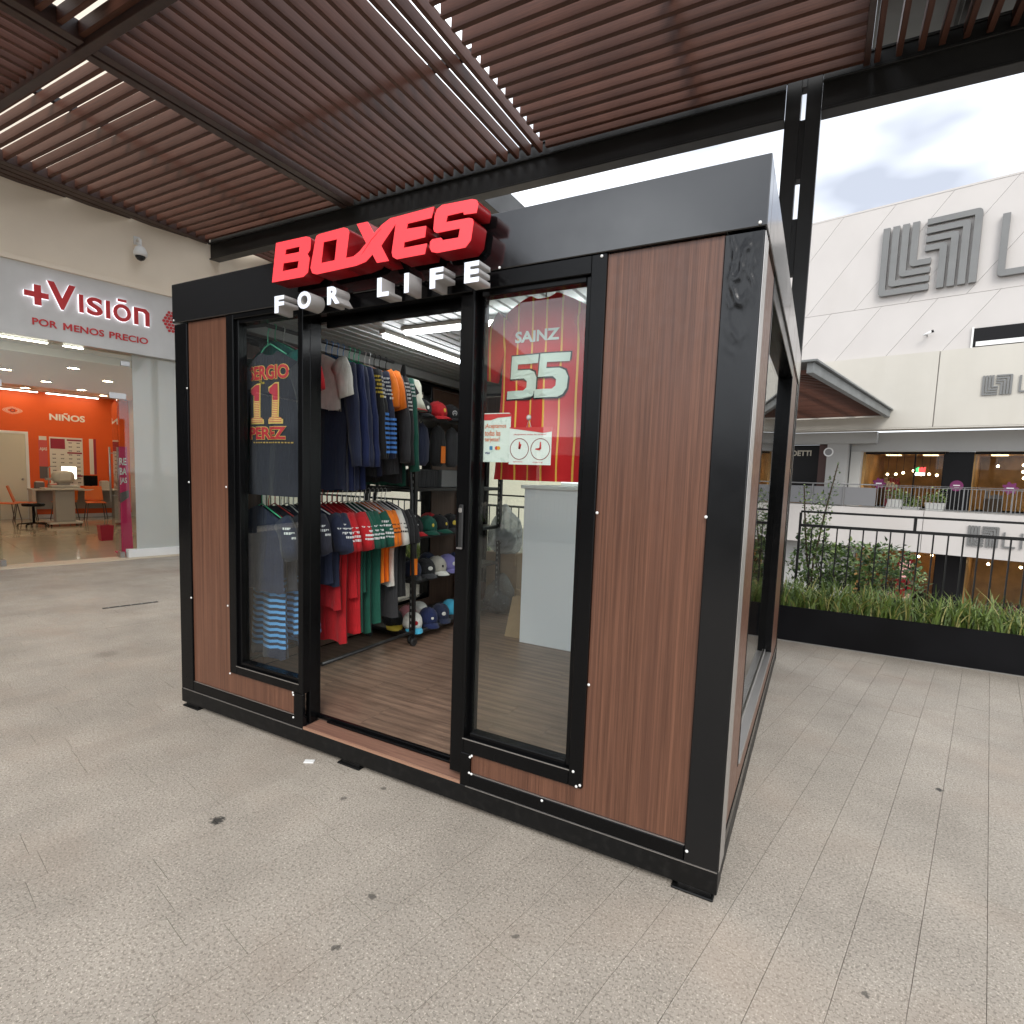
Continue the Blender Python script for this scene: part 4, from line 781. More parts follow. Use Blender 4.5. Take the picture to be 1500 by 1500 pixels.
# ------------------------------------------------------------------ display shirts behind the glass
def tee(cx, cy, zt, zb, hw, amp, seed, sl=0.22, spread=0.10, drop=0.11, flare=0.0):
    """hanging shirt facing -y; returns mesh and its front surface y(x, z)."""
    g = random.Random(seed); p1, p2, p3 = (g.uniform(0, 6) for _ in range(3))
    def fr(x, z):
        u = (x - cx) / hw; v = (zt - z) / (zt - zb)
        return cy - 0.035 * math.sqrt(max(0.0, 1 - min(1, u * u))) + amp * (0.3 + v) * (math.sin(u * 5.5 + p1 + 1.6 * v) * 0.6 + 0.4 * math.sin(u * 11 + p2 + 2 * v) + 0.35 * math.sin(z * 19 + u * 2 + p3))
    m = MB(); nu, nv = 28, 22
    for s in (0, 1):
        vs = []
        for j in range(nv + 1):
            for i in range(nu + 1):
                u = -1 + 2 * i / nu; v = j / nv; zs = zt - 0.085 * abs(u) ** 1.3 - (0.035 * max(0, 1 - (abs(u) / 0.3) ** 2)); z = zs + (zb - zs) * v
                h = hw * (1 - 0.04 * math.sin(v * PI) + flare * v); x = cx + u * h; y = fr(cx + u * hw, z); vs.append((x, y if s == 0 else 2 * cy - y + 0.004 + 0.02 * (1 - u * u), z))
        m.add(vs, [(j * (nu + 1) + i, j * (nu + 1) + i + 1, (j + 1) * (nu + 1) + i + 1, (j + 1) * (nu + 1) + i) for j in range(nv) for i in range(nu)], True)
    for s in (-1, 1):
        o = len(m.v); m.tube([(cx + s * hw * 0.86, cy, zt - drop), (cx + s * (hw + spread * 0.55), cy, zt - drop - sl * 0.5), (cx + s * (hw + spread * 0.8), cy, zt - drop - sl)], [0.085, 0.082, 0.078], 12)
        for i in range(o, len(m.v)): x, y, z = m.v[i]; m.v[i] = (x, cy + (y - cy) * 0.40, z)
    return m, fr
def cling(me, fr, d):
    """lay flat lettering on the cloth."""
    bm = bmesh.new(); bm.from_mesh(me); bmesh.ops.triangulate(bm, faces=bm.faces); bmesh.ops.subdivide_edges(bm, edges=[e for e in bm.edges if e.calc_length() > 0.03], cuts=1)
    for v in bm.verts: v.co.y = fr(v.co.x, v.co.z) - d
    bm.to_mesh(me); bm.free(); return me
# dark shirt with the big number eleven
mb, fr = tee(-2.515, 0.15, 2.160, 1.345, 0.208, 0.009, 4, 0.25, 0.085, 0.11, 0.10)
t1 = root('display_t_shirt', 'dark slate T shirt with red and yellow number 11 hanging in the left window', 'shirt', (-2.50, 0.15, 1.345))
part('fabric', mb, SLATE, t1)
PR_R, PR_Y = M('print_red', (0.55, 0.03, 0.045), 0.6), M('print_gold', (0.80, 0.55, 0.16), 0.6)
N11 = stripe_mat('number_print', (0.55, 0.02, 0.05), (0.85, 0.55, 0.18), 2, 0.0100, 0.0065, 0.0, 1.0, 1.875)
one = lambda x: [(x - 0.048, 1.942), (x - 0.048, 1.918), (x - 0.018, 1.905), (x - 0.018, 1.785), (x - 0.048, 1.780), (x - 0.048, 1.755), (x + 0.058, 1.755), (x + 0.058, 1.780), (x + 0.030, 1.785), (x + 0.030, 1.965), (x - 0.005, 1.965)]
grow = lambda ring, d: [(x + (d if x > sum(p[0] for p in ring) / len(ring) else -d), z + (d if z > 1.86 else -d)) for x, z in ring]
xs11 = (-2.625, -2.470)
part('number', cling(outline([grow(one(x), 0.008) for x in xs11], 0, 0.0), fr, 0.0035), PR_Y, t1); part('number', cling(outline([one(x) for x in xs11], 0, 0.0), fr, 0.006), N11, t1)
for s_, z, h, w0, dd in (('SERGIO', 1.992, 0.076, 0.335, 0), ('PEREZ', 1.662, 0.068, 0.315, 0)):
    part('lettering', cling(text(s_, -2.695, 0, z - 0.003, w0, h + 0.006, ext=0, bold=0.07), fr, 0.0035), PR_Y, t1); part('lettering', cling(text(s_, -2.692, 0, z, w0 - 0.006, h, ext=0, bold=0.035), fr, 0.006), PR_R, t1)
part('lettering', cling(text('The', -2.60, 0, 1.968, 0.045, 0.018, ext=0), fr, 0.0035), PRY, t1)
part('lettering', cling(join([MB().box(-2.66 + 0.022 * k, -2.645 + 0.022 * k, 0, 0.001, 1.640, 1.647).mesh('q') for k in range(15)]), fr, 0.004), PR_Y, t1)
part('swing_tag', MB().rbox((-2.735, 0.095, 2.02), (0.055, 0.003, 0.115), (0, 0.08, 0)), BLK, t1); part('swing_tag_label', MB().rbox((-2.735, 0.092, 2.055), (0.04, 0.003, 0.018), (0, 0.08, 0)), PR_R, t1)
part('swing_tag_mark', MB().rbox((-2.735, 0.092, 2.01), (0.018, 0.003, 0.018), (0, 0.8, 0)), PRW, t1); part('tag_string', MB().tube([(-2.735, 0.095, 2.075), (-2.72, 0.10, 2.14)], 0.001, 4), PRW, t1)
part('hanger', MB().tube([(-2.67, 0.15, 2.095), (-2.60, 0.15, 2.175), (-2.55, 0.15, 2.195), (-2.42, 0.15, 2.13)], 0.004, 6).tube([(-2.57, 0.15, 2.19), (-2.57, 0.15, 2.25), (-2.56, 0.15, 2.28), (-2.545, 0.15, 2.27)], 0.003, 6), M('hanger_mint', (0.12, 0.55, 0.35), 0.35), t1)
# red jersey number fifty-five
JER = stripe_mat('red_jersey', (0.60, 0.006, 0.012), (0.85, 0.45, 0.07), 0, 0.0705, 0.0085, -1.075)
mb, fr = tee(-0.880, 0.235, 2.300, 1.485, 0.205, 0.010, 11, 0.25, 0.125, 0.11, 0.16)
t2 = root('display_jersey', 'red football style jersey with yellow pinstripes and number 55 hanging in the right window', 'jersey', (-0.885, 0.235, 1.485))
part('fabric', mb, JER, t2)
def five(x, z, w, h, sh):
    k = lambda a, b: (x + a * w + sh * b * h, z + b * h)
    return [k(*p) for p in ((0.10, 1.0), (1.0, 1.0), (1.0, 0.80), (0.34, 0.80), (0.34, 0.66), (0.72, 0.66), (0.90, 0.60), (1.0, 0.46), (1.0, 0.20), (0.90, 0.06), (0.74, 0.0), (0.0, 0.0), (0.0, 0.19), (0.56, 0.19), (0.66, 0.26), (0.66, 0.40), (0.56, 0.47), (0.10, 0.47))]
fs = [five(-1.05, 1.845, 0.150, 0.185, 0.06), five(-0.905, 1.845, 0.150, 0.185, 0.06)]
gro = lambda ring: [(x + (0.006 if x > sum(p[0] for p in ring) / len(ring) else -0.006), z + (0.006 if z > 1.9375 else -0.006)) for x, z in ring]
for f, d in zip(fs, (0.004, 0.007)):
    part('number', cling(outline([gro(f)], 0, 0), fr, d), BLK, t2); part('number', cling(outline([f], 0, 0), fr, d + 0.0025), M('print_pale', (0.62, 0.70, 0.66), 0.55), t2)
part('lettering', cling(text('SAINZ', -1.012, 0, 2.085, 0.215, 0.05, ext=0, bold=0.035), fr, 0.006), PRW, t2)
m = MB()
for k in range(6): m.rbox((-1.185 + 0.006 * k, 0.190, 2.05 + 0.025 * k), (0.016, 0.003, 0.012), (0, 0.5, 0))
part('sleeve_print', m, PRW, t2); part('cuff', MB().rbox((-1.218, 0.203, 1.955), (0.11, 0.004, 0.006), (0, -0.1, 0)), PRY, t2)
part('hanger', MB().tube([(-0.885, 0.235, 2.28), (-0.885, 0.235, 2.36), (-0.87, 0.235, 2.385), (-0.855, 0.235, 2.37)], 0.003, 6), HANG['black'], t2)
# paper signs stuck to the inside of the glass
PAP = M('paper_sign', (0.76, 0.79, 0.76), 0.5, speck=(38, (0.55, 0.62, 0.58), (0.82, 0.84, 0.82), 0.6)); PAPW = M('paper_sign_white', (0.80, 0.81, 0.80), 0.5); SR = M('sign_print_red', (0.62, 0.035, 0.035), 0.5)
s1 = root('card_payment_sign', 'small white paper sign about card payments stuck inside the right window', 'sign', (-1.02, 0.066, 1.555))
X0, X1 = -1.093, -0.945
part('paper', outline([rrect(X0, X1, 1.560, 1.768, 0.012)], 0.066, 0.0005), PAP, s1)
part('red_wave', outline([[(X0 + 0.004, 1.764), (X1, 1.764), (X1, 1.752), (X0 + 0.085, 1.748), (X0 + 0.05, 1.738), (X0 + 0.02, 1.738), (X0 + 0.003, 1.748)]], 0.0645, 0.0004), SR, s1)
OR2 = M('sign_print_orange', (0.70, 0.16, 0.06), 0.5)
for s_, z, w_ in (('¡Aceptamos', 1.700, 0.105), ('todas las', 1.672, 0.078), ('tarjetas!', 1.643, 0.074)): part('lettering', text(s_, X0 + 0.022, 0.0645, z, w_, 0.023, ext=0.0003, bold=0.01), OR2, s1)
part('card_mark', outline([rrect(-1.045, -1.030, 1.612, 1.628, 0.002)], 0.0645, 0.0003), M('print_steel_blue', (0.05, 0.2, 0.4), 0.5), s1)
part('card_mark', outline([circ(-1.010, 1.620, 0.008)], 0.0645, 0.0003), SR, s1); part('card_mark', outline([circ(-1.000, 1.620, 0.008)], 0.0640, 0.0002), M('print_amber', (0.8, 0.35, 0.03), 0.5), s1)
part('lettering', text('VISA', -1.068, 0.0645, 1.594, 0.026, 0.009, ext=0.0003, bold=0.02), M('print_visa_blue', (0.06, 0.07, 0.2), 0.5), s1)
s2 = root('opening_hours_sign', 'white paper sign with two red clock dials hung in the right window', 'sign', (-0.848, 0.060, 1.552))
part('paper', outline([rrect(-0.946, -0.751, 1.552, 1.706, 0.002)], 0.0602, 0.0005), PAPW, s2)
part('red_wave', outline([[(-0.946, 1.706), (-0.751, 1.706), (-0.751, 1.688), (-0.79, 1.682), (-0.83, 1.688), (-0.946, 1.702)]], 0.0590, 0.0004), SR, s2)
part('lettering', text('¡Aceptamos todas las tarjetas!', -0.925, 0.0590, 1.672, 0.15, 0.008, ext=0.0002), SR, s2)
GREYP = M('print_maroon', (0.28, 0.07, 0.07), 0.5)
for cx, hh in ((-0.897, -20), (-0.800, 90)):
    dl = part('dial', outline([circ(cx, 1.6165, 0.0445, 28), circ(cx, 1.6165, 0.0415, 28)], 0.0590, 0.0004), GREYP, s2)
    for a, l_, w_ in ((0, 0.030, 0.005), (hh, 0.022, 0.005)):
        q = MB().add([(-w_, 0.0588, 0), (w_, 0.0588, 0), (w_ * 0.5, 0.0588, l_), (-w_ * 0.5, 0.0588, l_)], [(0, 1, 2, 3)]).mesh('clock_hand'); q.transform(Matrix.Translation((cx, 0, 1.6165)) @ Matrix.Rotation(R(-a), 4, 'Y'))
        part('clock_hand', q, SR, dl)
for x_, s_ in ((-0.925, 'apertura'), (-0.832, 'cierre')): part('lettering', text(s_, x_, 0.0590, 1.560, 0.045, 0.006, ext=0.0002), SR, s2)
part('suction_hook', MB().lathe([(0.012, 0), (0.010, 0.004), (0.004, 0.008)], (0, 0, 0), 14).mesh('q'), M('clear_hook', (0.55, 0.5, 0.5), 0.1, spec=0.8), s2)
hk = [o for o in s2.children if o.name.startswith('suction_hook')][0]; hk.data.transform(Matrix.Translation((-0.856, 0.056, 1.745)) @ Matrix.Rotation(PI / 2, 4, 'X')); part('string', MB().tube([(-0.866, 0.060, 1.706), (-0.858, 0.060, 1.74), (-0.846, 0.060, 1.706)], 0.0012, 4), PRW, s2)
solo('paper_scrap', MB().rbox((-1.985, -0.075, 0.004), (0.05, 0.028, 0.006), (0, 0, 0.5)), WHITE, 'small white scrap of paper on the pavers beside the kiosk threshold', 'litter', (-1.985, -0.075, 0.001))
# ------------------------------------------------------------------ optician's shop on the left (x along its front, y inwards)
RENDER = M('beige_render', (0.82, 0.72, 0.585), 0.75, var=(0.7, 0.06), bump=(60, 0.1, 0.003), streak=((1.2, 1.2, 0.35), (0.70, 0.60, 0.48), 0.3))
shop = root('optician_shop', 'optician shop with grey lit sign band, glass front and orange room behind', 'shop building', (0, 3, 0), STORE)
sp = lambda name, mat, *bs, bevel=0.003, parent=None: part(name, (lambda m: [m.box(*b) for b in bs] and m)(MB()), mat, parent or shop, bevel)
sp('wall', RENDER, (-36, 12, 0.0, 0.3, 4.15, 8.7), bevel=0); sp('wall', RENDER, (2.7, 12, 0.0, 0.3, 0, 4.1495), bevel=0); sp('wall', RENDER, (-36, -4.0, 0.0, 0.3, 0, 4.1495), bevel=0)
sp('ledge', RENDER, (-4.2, 2.9, -0.10, -0.001, 4.135, 4.20))
SIGNG = M('sign_band_grey', (0.58, 0.575, 0.56), 0.35, var=(1.5, 0.08), streak=((2.5, 2.5, 0.6), (0.66, 0.66, 0.65), 0.5))
band = sp('sign_band', SIGNG, (-4.0, -1.02, -0.06, 0.2, 3.165, 4.134), (-1.015, 2.7, -0.06, 0.2, 3.165, 4.134))
sp('threshold_strip', M('beige_stone', (0.55, 0.46, 0.34), 0.4), (-4.0, 2.7, -0.12, 0.25, -0.005, 0.012)); sp('glass_kerb', WHITE, (0.42, 2.7, 0.02, 0.18, 0.0125, 0.135))
FLOOR = M('polished_cream_tile', (0.52, 0.44, 0.33), 0.07, var=(0.8, 0.08), rvar=(2.2, 0.04, 0.16))
fl = sp('tile_floor', M('tile_grout', (0.3, 0.26, 0.2), 0.7), (-4.0, 4.5, 0.2505, 8.4, -0.01, 0.008), bevel=0)
tm = MB().box(0.001, 0.599, 0.001, 0.599, 0.0085, 0.0125).mesh('floor_tile'); tm.materials.append(FLOOR)
for i in range(-5, 7):
    for j in range(13):
        if i * 0.6 < -3.9: continue
        o = bpy.data.objects.new('floor_tile', tm); col.objects.link(o); o.parent = fl; o.location = (i * 0.6, 0.26 + j * 0.6, 0)
CEIL = M('cream_ceiling', (0.76, 0.68, 0.55), 0.7); ORW = M('orange_wall', (0.74, 0.098, 0.006), 0.55, var=(1.5, 0.04)); SIDEW = M('cream_wall', (0.58, 0.52, 0.42), 0.7)
sp('ceiling', CEIL, (-4.0, 4.5, 0.201, 8.4, 3.20, 3.30)); sp('back_wall', ORW, (-4.0, 4.5, 8.2, 8.4, 0.013, 3.199)); sp('side_wall', SIDEW, (2.75, 2.85, 0.31, 8.199, 0.013, 3.199)); sp('side_wall', SIDEW, (-4.0, -3.9, 0.31, 8.199, 0.013, 3.199))
sp('ceiling_drop', CEIL, (-3.89, 2.74, 0.9, 1.0, 3.08, 3.199)); sp('skirting', WHITE, (-3.89, 2.74, 8.17, 8.1995, 0.013, 0.11))
FROST = glass_mat('frosted_glass', milk=0.72, rough=0.03)
fp = sp('frosted_pane', FROST, (0.55, 1.62, 0.09, 0.10, 0.136, 3.164), bevel=0); sp('frosted_pane', FROST, (1.625, 2.69, 0.09, 0.10, 0.136, 3.164), bevel=0)
sp('transom_pane', GLASS, (-1.05, 0.545, 0.09, 0.10, 2.52, 3.164), bevel=0); sp('clear_pane', GLASS, (0.36, 0.545, 0.09, 0.10, 0.136, 2.515), bevel=0); sp('clear_pane', GLASS, (-3.9, -1.09, 0.09, 0.10, 0.02, 3.164), bevel=0)
CHR = M('brushed_steel', (0.42, 0.41, 0.40), 0.3, metal=0.9)
sp('patch_fitting', CHR, (0.24, 0.46, 0.075, 0.115, 2.47, 2.56)); sp('patch_fitting', CHR, (-1.14, -0.98, 0.075, 0.115, 2.47, 2.56)); sp('patch_fitting', CHR, (0.40, 0.52, 0.075, 0.115, 2.98, 3.05))
for x, a in ((0.345, 1), (-1.06, -1)):   # glass leaves swung inwards
    d = part('glass_door', MB().add([(x, 0.12, 0.03), (x + 0.008, 0.12, 0.03), (x + 0.16 * a, 1.0, 0.03), (x + 0.16 * a - 0.008, 1.0, 0.03), (x, 0.12, 2.46), (x + 0.008, 0.12, 2.46), (x + 0.16 * a, 1.0, 2.46), (x + 0.16 * a - 0.008, 1.0, 2.46)], [(0, 1, 2, 3), (4, 5, 6, 7), (0, 1, 5, 4), (1, 2, 6, 5), (2, 3, 7, 6), (3, 0, 4, 7)]), GLASS, shop)
    for s in (-0.05, 0.06): part('pull_handle', MB().tube([(x + s + 0.13 * a, 0.9, 0.85), (x + s + 0.13 * a, 0.9, 1.75)], 0.014, 8).tube([(x + s + 0.13 * a, 0.9, 0.95), (x + 0.13 * a, 0.9, 0.95)], 0.008, 6).tube([(x + s + 0.13 * a, 0.9, 1.65), (x + 0.13 * a, 0.9, 1.65)], 0.008, 6), CHR, d)
    part('bottom_fitting', MB().box(x - 0.02, x + 0.04, 0.10, 0.24, 0.013, 0.10), CHR, d)
# raised shop lettering
LR = M('shop_letter_red', (0.55, 0.025, 0.028), 0.4); HALO = M('letter_halo', (0.9, 0.9, 0.95), 0.5, emit=((0.93, 0.92, 1.0), 0.95))
ss = root('optician_sign', 'red raised sign lettering with white glow on the grey band of the optician shop', 'sign', (0, -0.09, 3.3), STORE)
plus = [(-0.63, 3.60), (-0.555, 3.60), (-0.555, 3.70), (-0.475, 3.70), (-0.475, 3.77), (-0.555, 3.77), (-0.555, 3.865), (-0.63, 3.865), (-0.63, 3.77), (-0.735, 3.77), (-0.735, 3.70), (-0.63, 3.70)]
plus = [(x, z) for x, z in plus]
def raised(me1, me2):
    l = part('letter', me1, LR, ss); part('letter_back_glow', me2, HALO, l)
raised(outline([plus], -0.105, 0.012), outline([plus], -0.082, 0.008, 0.004))
for ch, x, z, w_, h in (('V', -0.485, 3.60, 0.315, 0.355), ('I', -0.135, 3.615, 0.05, 0.245), ('S', -0.045, 3.610, 0.19, 0.25), ('I', 0.185, 3.605, 0.05, 0.25), ('O', 0.275, 3.60, 0.225, 0.25)):
    raised(text(ch, x, -0.105, z, w_, h, ext=0.012, bold=0.03), text(ch, x - 0.004, -0.082, z - 0.004, w_ + 0.008, h + 0.008, ext=0.008, bold=0.03))
raised(outline([[(0.335, 3.885), (0.445, 3.885), (0.445, 3.92), (0.335, 3.92)]], -0.105, 0.012), outline([[(0.331, 3.881), (0.449, 3.881), (0.449, 3.924), (0.331, 3.924)]], -0.082, 0.008))
nn_ = [(0.54, 3.60), (0.595, 3.60), (0.595, 3.80), (0.66, 3.80), (0.69, 3.775), (0.69, 3.60), (0.745, 3.60), (0.745, 3.80), (0.70, 3.85), (0.54, 3.85)]
raised(outline([nn_], -0.105, 0.012), outline([nn_], -0.082, 0.008, 0.004))
for w_, x_, l_ in (('POR', -0.655, 0.27), ('ENOS', -0.195, 0.357), ('PRECIO', 0.227, 0.505)): part('tagline_word', text(w_, x_, -0.066, 3.335, l_, 0.095, ext=0.005, bold=0.018), LR, ss)
dm = []
for i in range(-3, 6):
    for j in range(-3, 4):
        x = 1.06 + i * 0.052 + (j % 2) * 0.026; z = 3.75 + j * 0.047; r = math.hypot(x - 1.10, z - 3.75)
        if r < 0.17: dm.append(outline([circ(x, z, 0.024 - 0.05 * abs(r - 0.1) , 10)], -0.066, 0.005))
part('dot_emblem', join(dm), LR, ss)
# wall mounted dome camera above
sec = root('dome_camera', 'white dome security camera on the beige wall above the optician sign', 'camera', (0.63, -0.16, 4.55), STORE)
part('bracket', MB().tube([(0.63, 0.0, 4.86), (0.63, -0.10, 4.86), (0.63, -0.16, 4.84), (0.63, -0.16, 4.74)], 0.022, 8).box(0.59, 0.67, -0.02, -0.0005, 4.80, 4.92), WHITE, sec); part('housing', MB().lathe([(0.085, 4.60), (0.092, 4.63), (0.088, 4.67), (0.06, 4.73), (0.03, 4.75)], (0.63, -0.16, 0), 18), WHITE, sec)
part('dome', MB().lathe([(0.012, 4.535), (0.045, 4.55), (0.066, 4.58), (0.07, 4.60)], (0.63, -0.16, 0), 16), M('smoked_dome', (0.01, 0.01, 0.012), 0.08), sec)
# lamps
WARM = M('downlight_lens', (0.9, 0.85, 0.7), 0.5, emit=((1.0, 0.80, 0.52), 46.0)); WLED = M('led_strip_lens', (0.9, 0.9, 0.85), 0.5, emit=((1.0, 0.93, 0.80), 9.0))
d0 = root('downlight', 'round recessed lit downlight in the ceiling of the optician shop', 'lamp', (0, 0, 0), group='downlights in the optician ceiling')
part('lens', MB().lathe([(0.085, 3.190), (0.085, 3.196)], n=16), WARM, d0); part('trim_ring', MB().tube([(0.1 * math.cos(2 * PI * k / 20), 0.1 * math.sin(2 * PI * k / 20), 3.192) for k in range(21)], 0.013, 6), WHITE, d0)
spots = [(-0.44, 1.55), (0.38, 2.76), (-0.34, 4.28), (0.5, 5.58), (1.25, 4.11), (1.32, 6.5), (0.45, 7.5), (1.95, 7.3), (-1.4, 2.8), (-1.6, 5.2), (2.1, 2.4), (-2.6, 6.6)]
for k, (x, y) in enumerate(spots):
    o = d0 if k == 0 else dup(d0, (x, y, 0), STORE)
    if k == 0: place(o, (x, y, 0), STORE)
def led(x0, x1, y, z, label, grp=None):
    l = root('linear_lamp', label, 'lamp', ((x0 + x1) / 2, y, z), STORE, group=grp); part('lens', MB().box(x0, x1, y - 0.025, y + 0.025, z - 0.012, z - 0.0005), WLED, l); part('profile', MB().box(x0 - 0.01, x1 + 0.01, y - 0.035, y + 0.035, z, z + 0.03), WHITE, l)
led(-1.0, -0.46, 0.16, 3.155, 'slim lit strip lamp under the sign band next to the left glass door', None); led(-0.28, -0.05, 0.16, 3.155, 'short slim lit strip lamp under the sign band', None)
led(-0.6, 0.75, 7.95, 3.16, 'lit strip lamp above the orange wall on the side of the eye drawing', None); led(0.92, 2.0, 7.95, 3.16, 'lit strip lamp above the orange wall over the white word', None)
# orange wall fittings
wx = lambda x: -2.39 + (x + 2.39) * 1.082; wz = lambda z: 1.504 + (z - 1.504) * 1.082
YB = 8.198
wl = root('wall_lettering', 'white word on the orange wall of the optician shop', 'lettering', (1.1, YB, 2.45), STORE); part('lettering', text('NIÑOS', wx(0.75), YB - 0.008, wz(2.44), 0.74, 0.20, ext=0.006, bold=0.03), M('letter_cream', (0.8, 0.76, 0.66), 0.5), wl)
eye = root('eye_emblem', 'dotted white eye drawing on the orange wall of the optician shop', 'emblem', (wx(0.1), YB, wz(2.59)), STORE)
dots = []
for k in range(36):
    for q in (0.85, 0.65, 1.05):
        a = 2 * PI * k / 36; x = wx(0.1) + 0.17 * q * math.cos(a); z = wz(2.59) + 0.085 * q * math.sin(a) * (1 - 0.35 * abs(math.cos(a))); dots.append(outline([circ(x, z, 0.0065, 6)], YB - 0.003, 0.001))
part('dots', join(dots), M('letter_cream', (0.8, 0.76, 0.66), 0.5), eye); part('iris', outline([circ(wx(0.1), wz(2.59), 0.05, 16), circ(wx(0.1), wz(2.59), 0.028, 12)], YB - 0.003, 0.001), M('iris_brown', (0.3, 0.03, 0.02), 0.5), eye)
dr = root('white_door', 'cream door in the orange wall of the optician shop', 'door', (-0.2, YB, 0.013), STORE)
part('leaf', MB().box(-0.55, wx(0.29), YB - 0.03, YB - 0.001, 0.02, 2.12), M('cream_door', (0.62, 0.58, 0.47), 0.45), dr, 0.004); part('door_trim', MB().box(wx(0.29) + 0.001, wx(0.29) + 0.06, YB - 0.04, YB - 0.001, 0.013, 2.18).box(-0.6, wx(0.29), YB - 0.04, YB - 0.001, 2.121, 2.18), WHITE, dr); part('door_knob', MB().lathe([(0.02, 0), (0.03, 0.02), (0.015, 0.05)], n=10).mesh('q'), CHR, dr)
kn = [o for o in dr.children if o.name.startswith('door_knob')][0]; kn.data.transform(Matrix.Translation((wx(0.22), YB - 0.03, 1.0)) @ Matrix.Rotation(PI / 2, 4, 'X'))
PAPER = M('poster_paper', (0.72, 0.68, 0.60), 0.5); MAR = M('poster_maroon', (0.30, 0.015, 0.04), 0.5); PCOR = M('poster_coral', (0.62, 0.09, 0.08), 0.5); INK = M('poster_ink', (0.12, 0.1, 0.1), 0.6)
def flat(name, mat, par, x0, x1, z0, z1, y): return part(name, MB().box(x0, x1, y - 0.003, y, z0, z1), mat, par)
p1 = root('price_board', 'large cream board with maroon headings and rows of spectacles on the orange wall', 'poster', (wx(1.05), YB, 0.9), STORE)
px0, px1, pz0, pz1 = wx(0.73), wx(1.37), wz(0.90), wz(2.05); flat('board', PAPER, p1, px0, px1, pz0, pz1, YB - 0.002); pw_ = px1 - px0; ph_ = pz1 - pz0
flat('heading', MAR, p1, px0 + 0.02, px0 + pw_ * 0.46, pz1 - 0.30, pz1 - 0.04, YB - 0.006)
for q in (0.965, 0.70, 0.22): flat('heading', MAR, p1, px0 + pw_ * 0.52, px1 - 0.02, pz0 + ph_ * q - 0.04, pz0 + ph_ * q, YB - 0.006)
m = MB()
for r_ in range(11):
    for c_ in range(4):
        if c_ < 2 and r_ > 7: continue
        x = px0 + 0.05 + c_ * pw_ * 0.245; z = pz0 + 0.08 + r_ * ph_ * 0.083; m.box(x, x + 0.075, YB - 0.008, YB - 0.0065, z, z + 0.010).box(x + 0.005, x + 0.035, YB - 0.008, YB - 0.0065, z - 0.016, z - 0.003).box(x + 0.042, x + 0.07, YB - 0.008, YB - 0.0065, z - 0.016, z - 0.003)
part('spectacle_rows', m, INK, p1, kind='stuff')
p2 = root('sale_poster', 'narrow coral sale poster on the orange wall beside the price board', 'poster', (wx(0.6), YB, 1.1), STORE)
flat('paper', PCOR, p2, wx(0.53), wx(0.69), wz(1.35), wz(2.0), YB - 0.002); flat('white_tab', PAPER, p2, wx(0.54), wx(0.68), wz(1.96), wz(2.05), YB - 0.007); part('lettering', text('AJAS', wx(0.545), YB - 0.008, wz(1.70), 0.15, 0.10, ext=0.001, bold=0.03), PAPER, p2); flat('dark_foot', INK, p2, wx(0.53), wx(0.69), wz(1.06), wz(1.345), YB - 0.002)
p3 = root('wall_mirror', 'tall narrow cream framed mirror panel on the orange wall right of the price board', 'mirror', (wx(1.57), YB, 1.2), STORE)
flat('panel', PAPER, p3, wx(1.50), wx(1.585), wz(1.18), wz(2.05), YB - 0.002); flat('red_strip', MAR, p3, wx(1.59), wx(1.64), wz(1.18), wz(2.05), YB - 0.002)
# furniture
OCH = M('orange_plastic', (0.62, 0.13, 0.015), 0.35); LEG = M('dark_metal_leg', (0.10, 0.08, 0.07), 0.35, metal=0.5)
def chair(base, rz, label, grp=None):
    c = root('orange_chair', label, 'chair', (0, 0, 0), group=grp)
    part('seat', MB().add([(-0.21, -0.21, 0.44), (0.21, -0.21, 0.44), (0.20, 0.2, 0.455), (-0.20, 0.2, 0.455), (-0.21, -0.21, 0.46), (0.21, -0.21, 0.46), (0.20, 0.2, 0.475), (-0.20, 0.2, 0.475)], [(0, 3, 2, 1), (4, 5, 6, 7), (0, 1, 5, 4), (1, 2, 6, 5), (2, 3, 7, 6), (3, 0, 4, 7)]), OCH, c, 0.008)
    part('backrest', MB().add([(-0.20, 0.19, 0.50), (0.20, 0.19, 0.50), (0.18, 0.30, 0.86), (-0.18, 0.30, 0.86), (-0.20, 0.215, 0.50), (0.20, 0.215, 0.50), (0.18, 0.325, 0.86), (-0.18, 0.325, 0.86)], [(0, 3, 2, 1), (4, 5, 6, 7), (0, 1, 5, 4), (1, 2, 6, 5), (2, 3, 7, 6), (3, 0, 4, 7)]), OCH, c, 0.01)
    part('back_link', MB().box(-0.15, 0.15, 0.185, 0.215, 0.455, 0.52), OCH, c)
    for x in (-1, 1):
        for y in (-1, 1): part('leg', MB().tube([(x * 0.17, y * 0.16, 0.445), (x * 0.22, y * 0.22, 0.013)], 0.011, 6), LEG, c)
    place(c, base, STORE, rz); return c
chair((-0.02, 7.35, 0), PI - 2.0, 'orange plastic chair in front of the cream door'); chair((0.36, 7.55, 0), PI - 1.8, 'orange plastic chair beside the sale poster'); chair((1.72, 7.35, 0), PI - 0.1 + PI, 'orange plastic chair seen square on, right of the eye test machine'); chair((1.15, 7.7, 0), PI + 0.2, 'orange plastic chair half hidden behind the eye test machine')
stl = root('swivel_stool', 'black round swivel stool on five castors', 'stool', (0.24, 5.9, 0.013), STORE)
part('seat', MB().lathe([(0.19, 0.47), (0.21, 0.50), (0.20, 0.53), (0.02, 0.54)], (0.24, 5.9, 0), 20), BLACK, stl); part('column', MB().cyl((0.24, 5.9, 0.10), (0.24, 5.9, 0.47), 0.025), BLACK, stl)
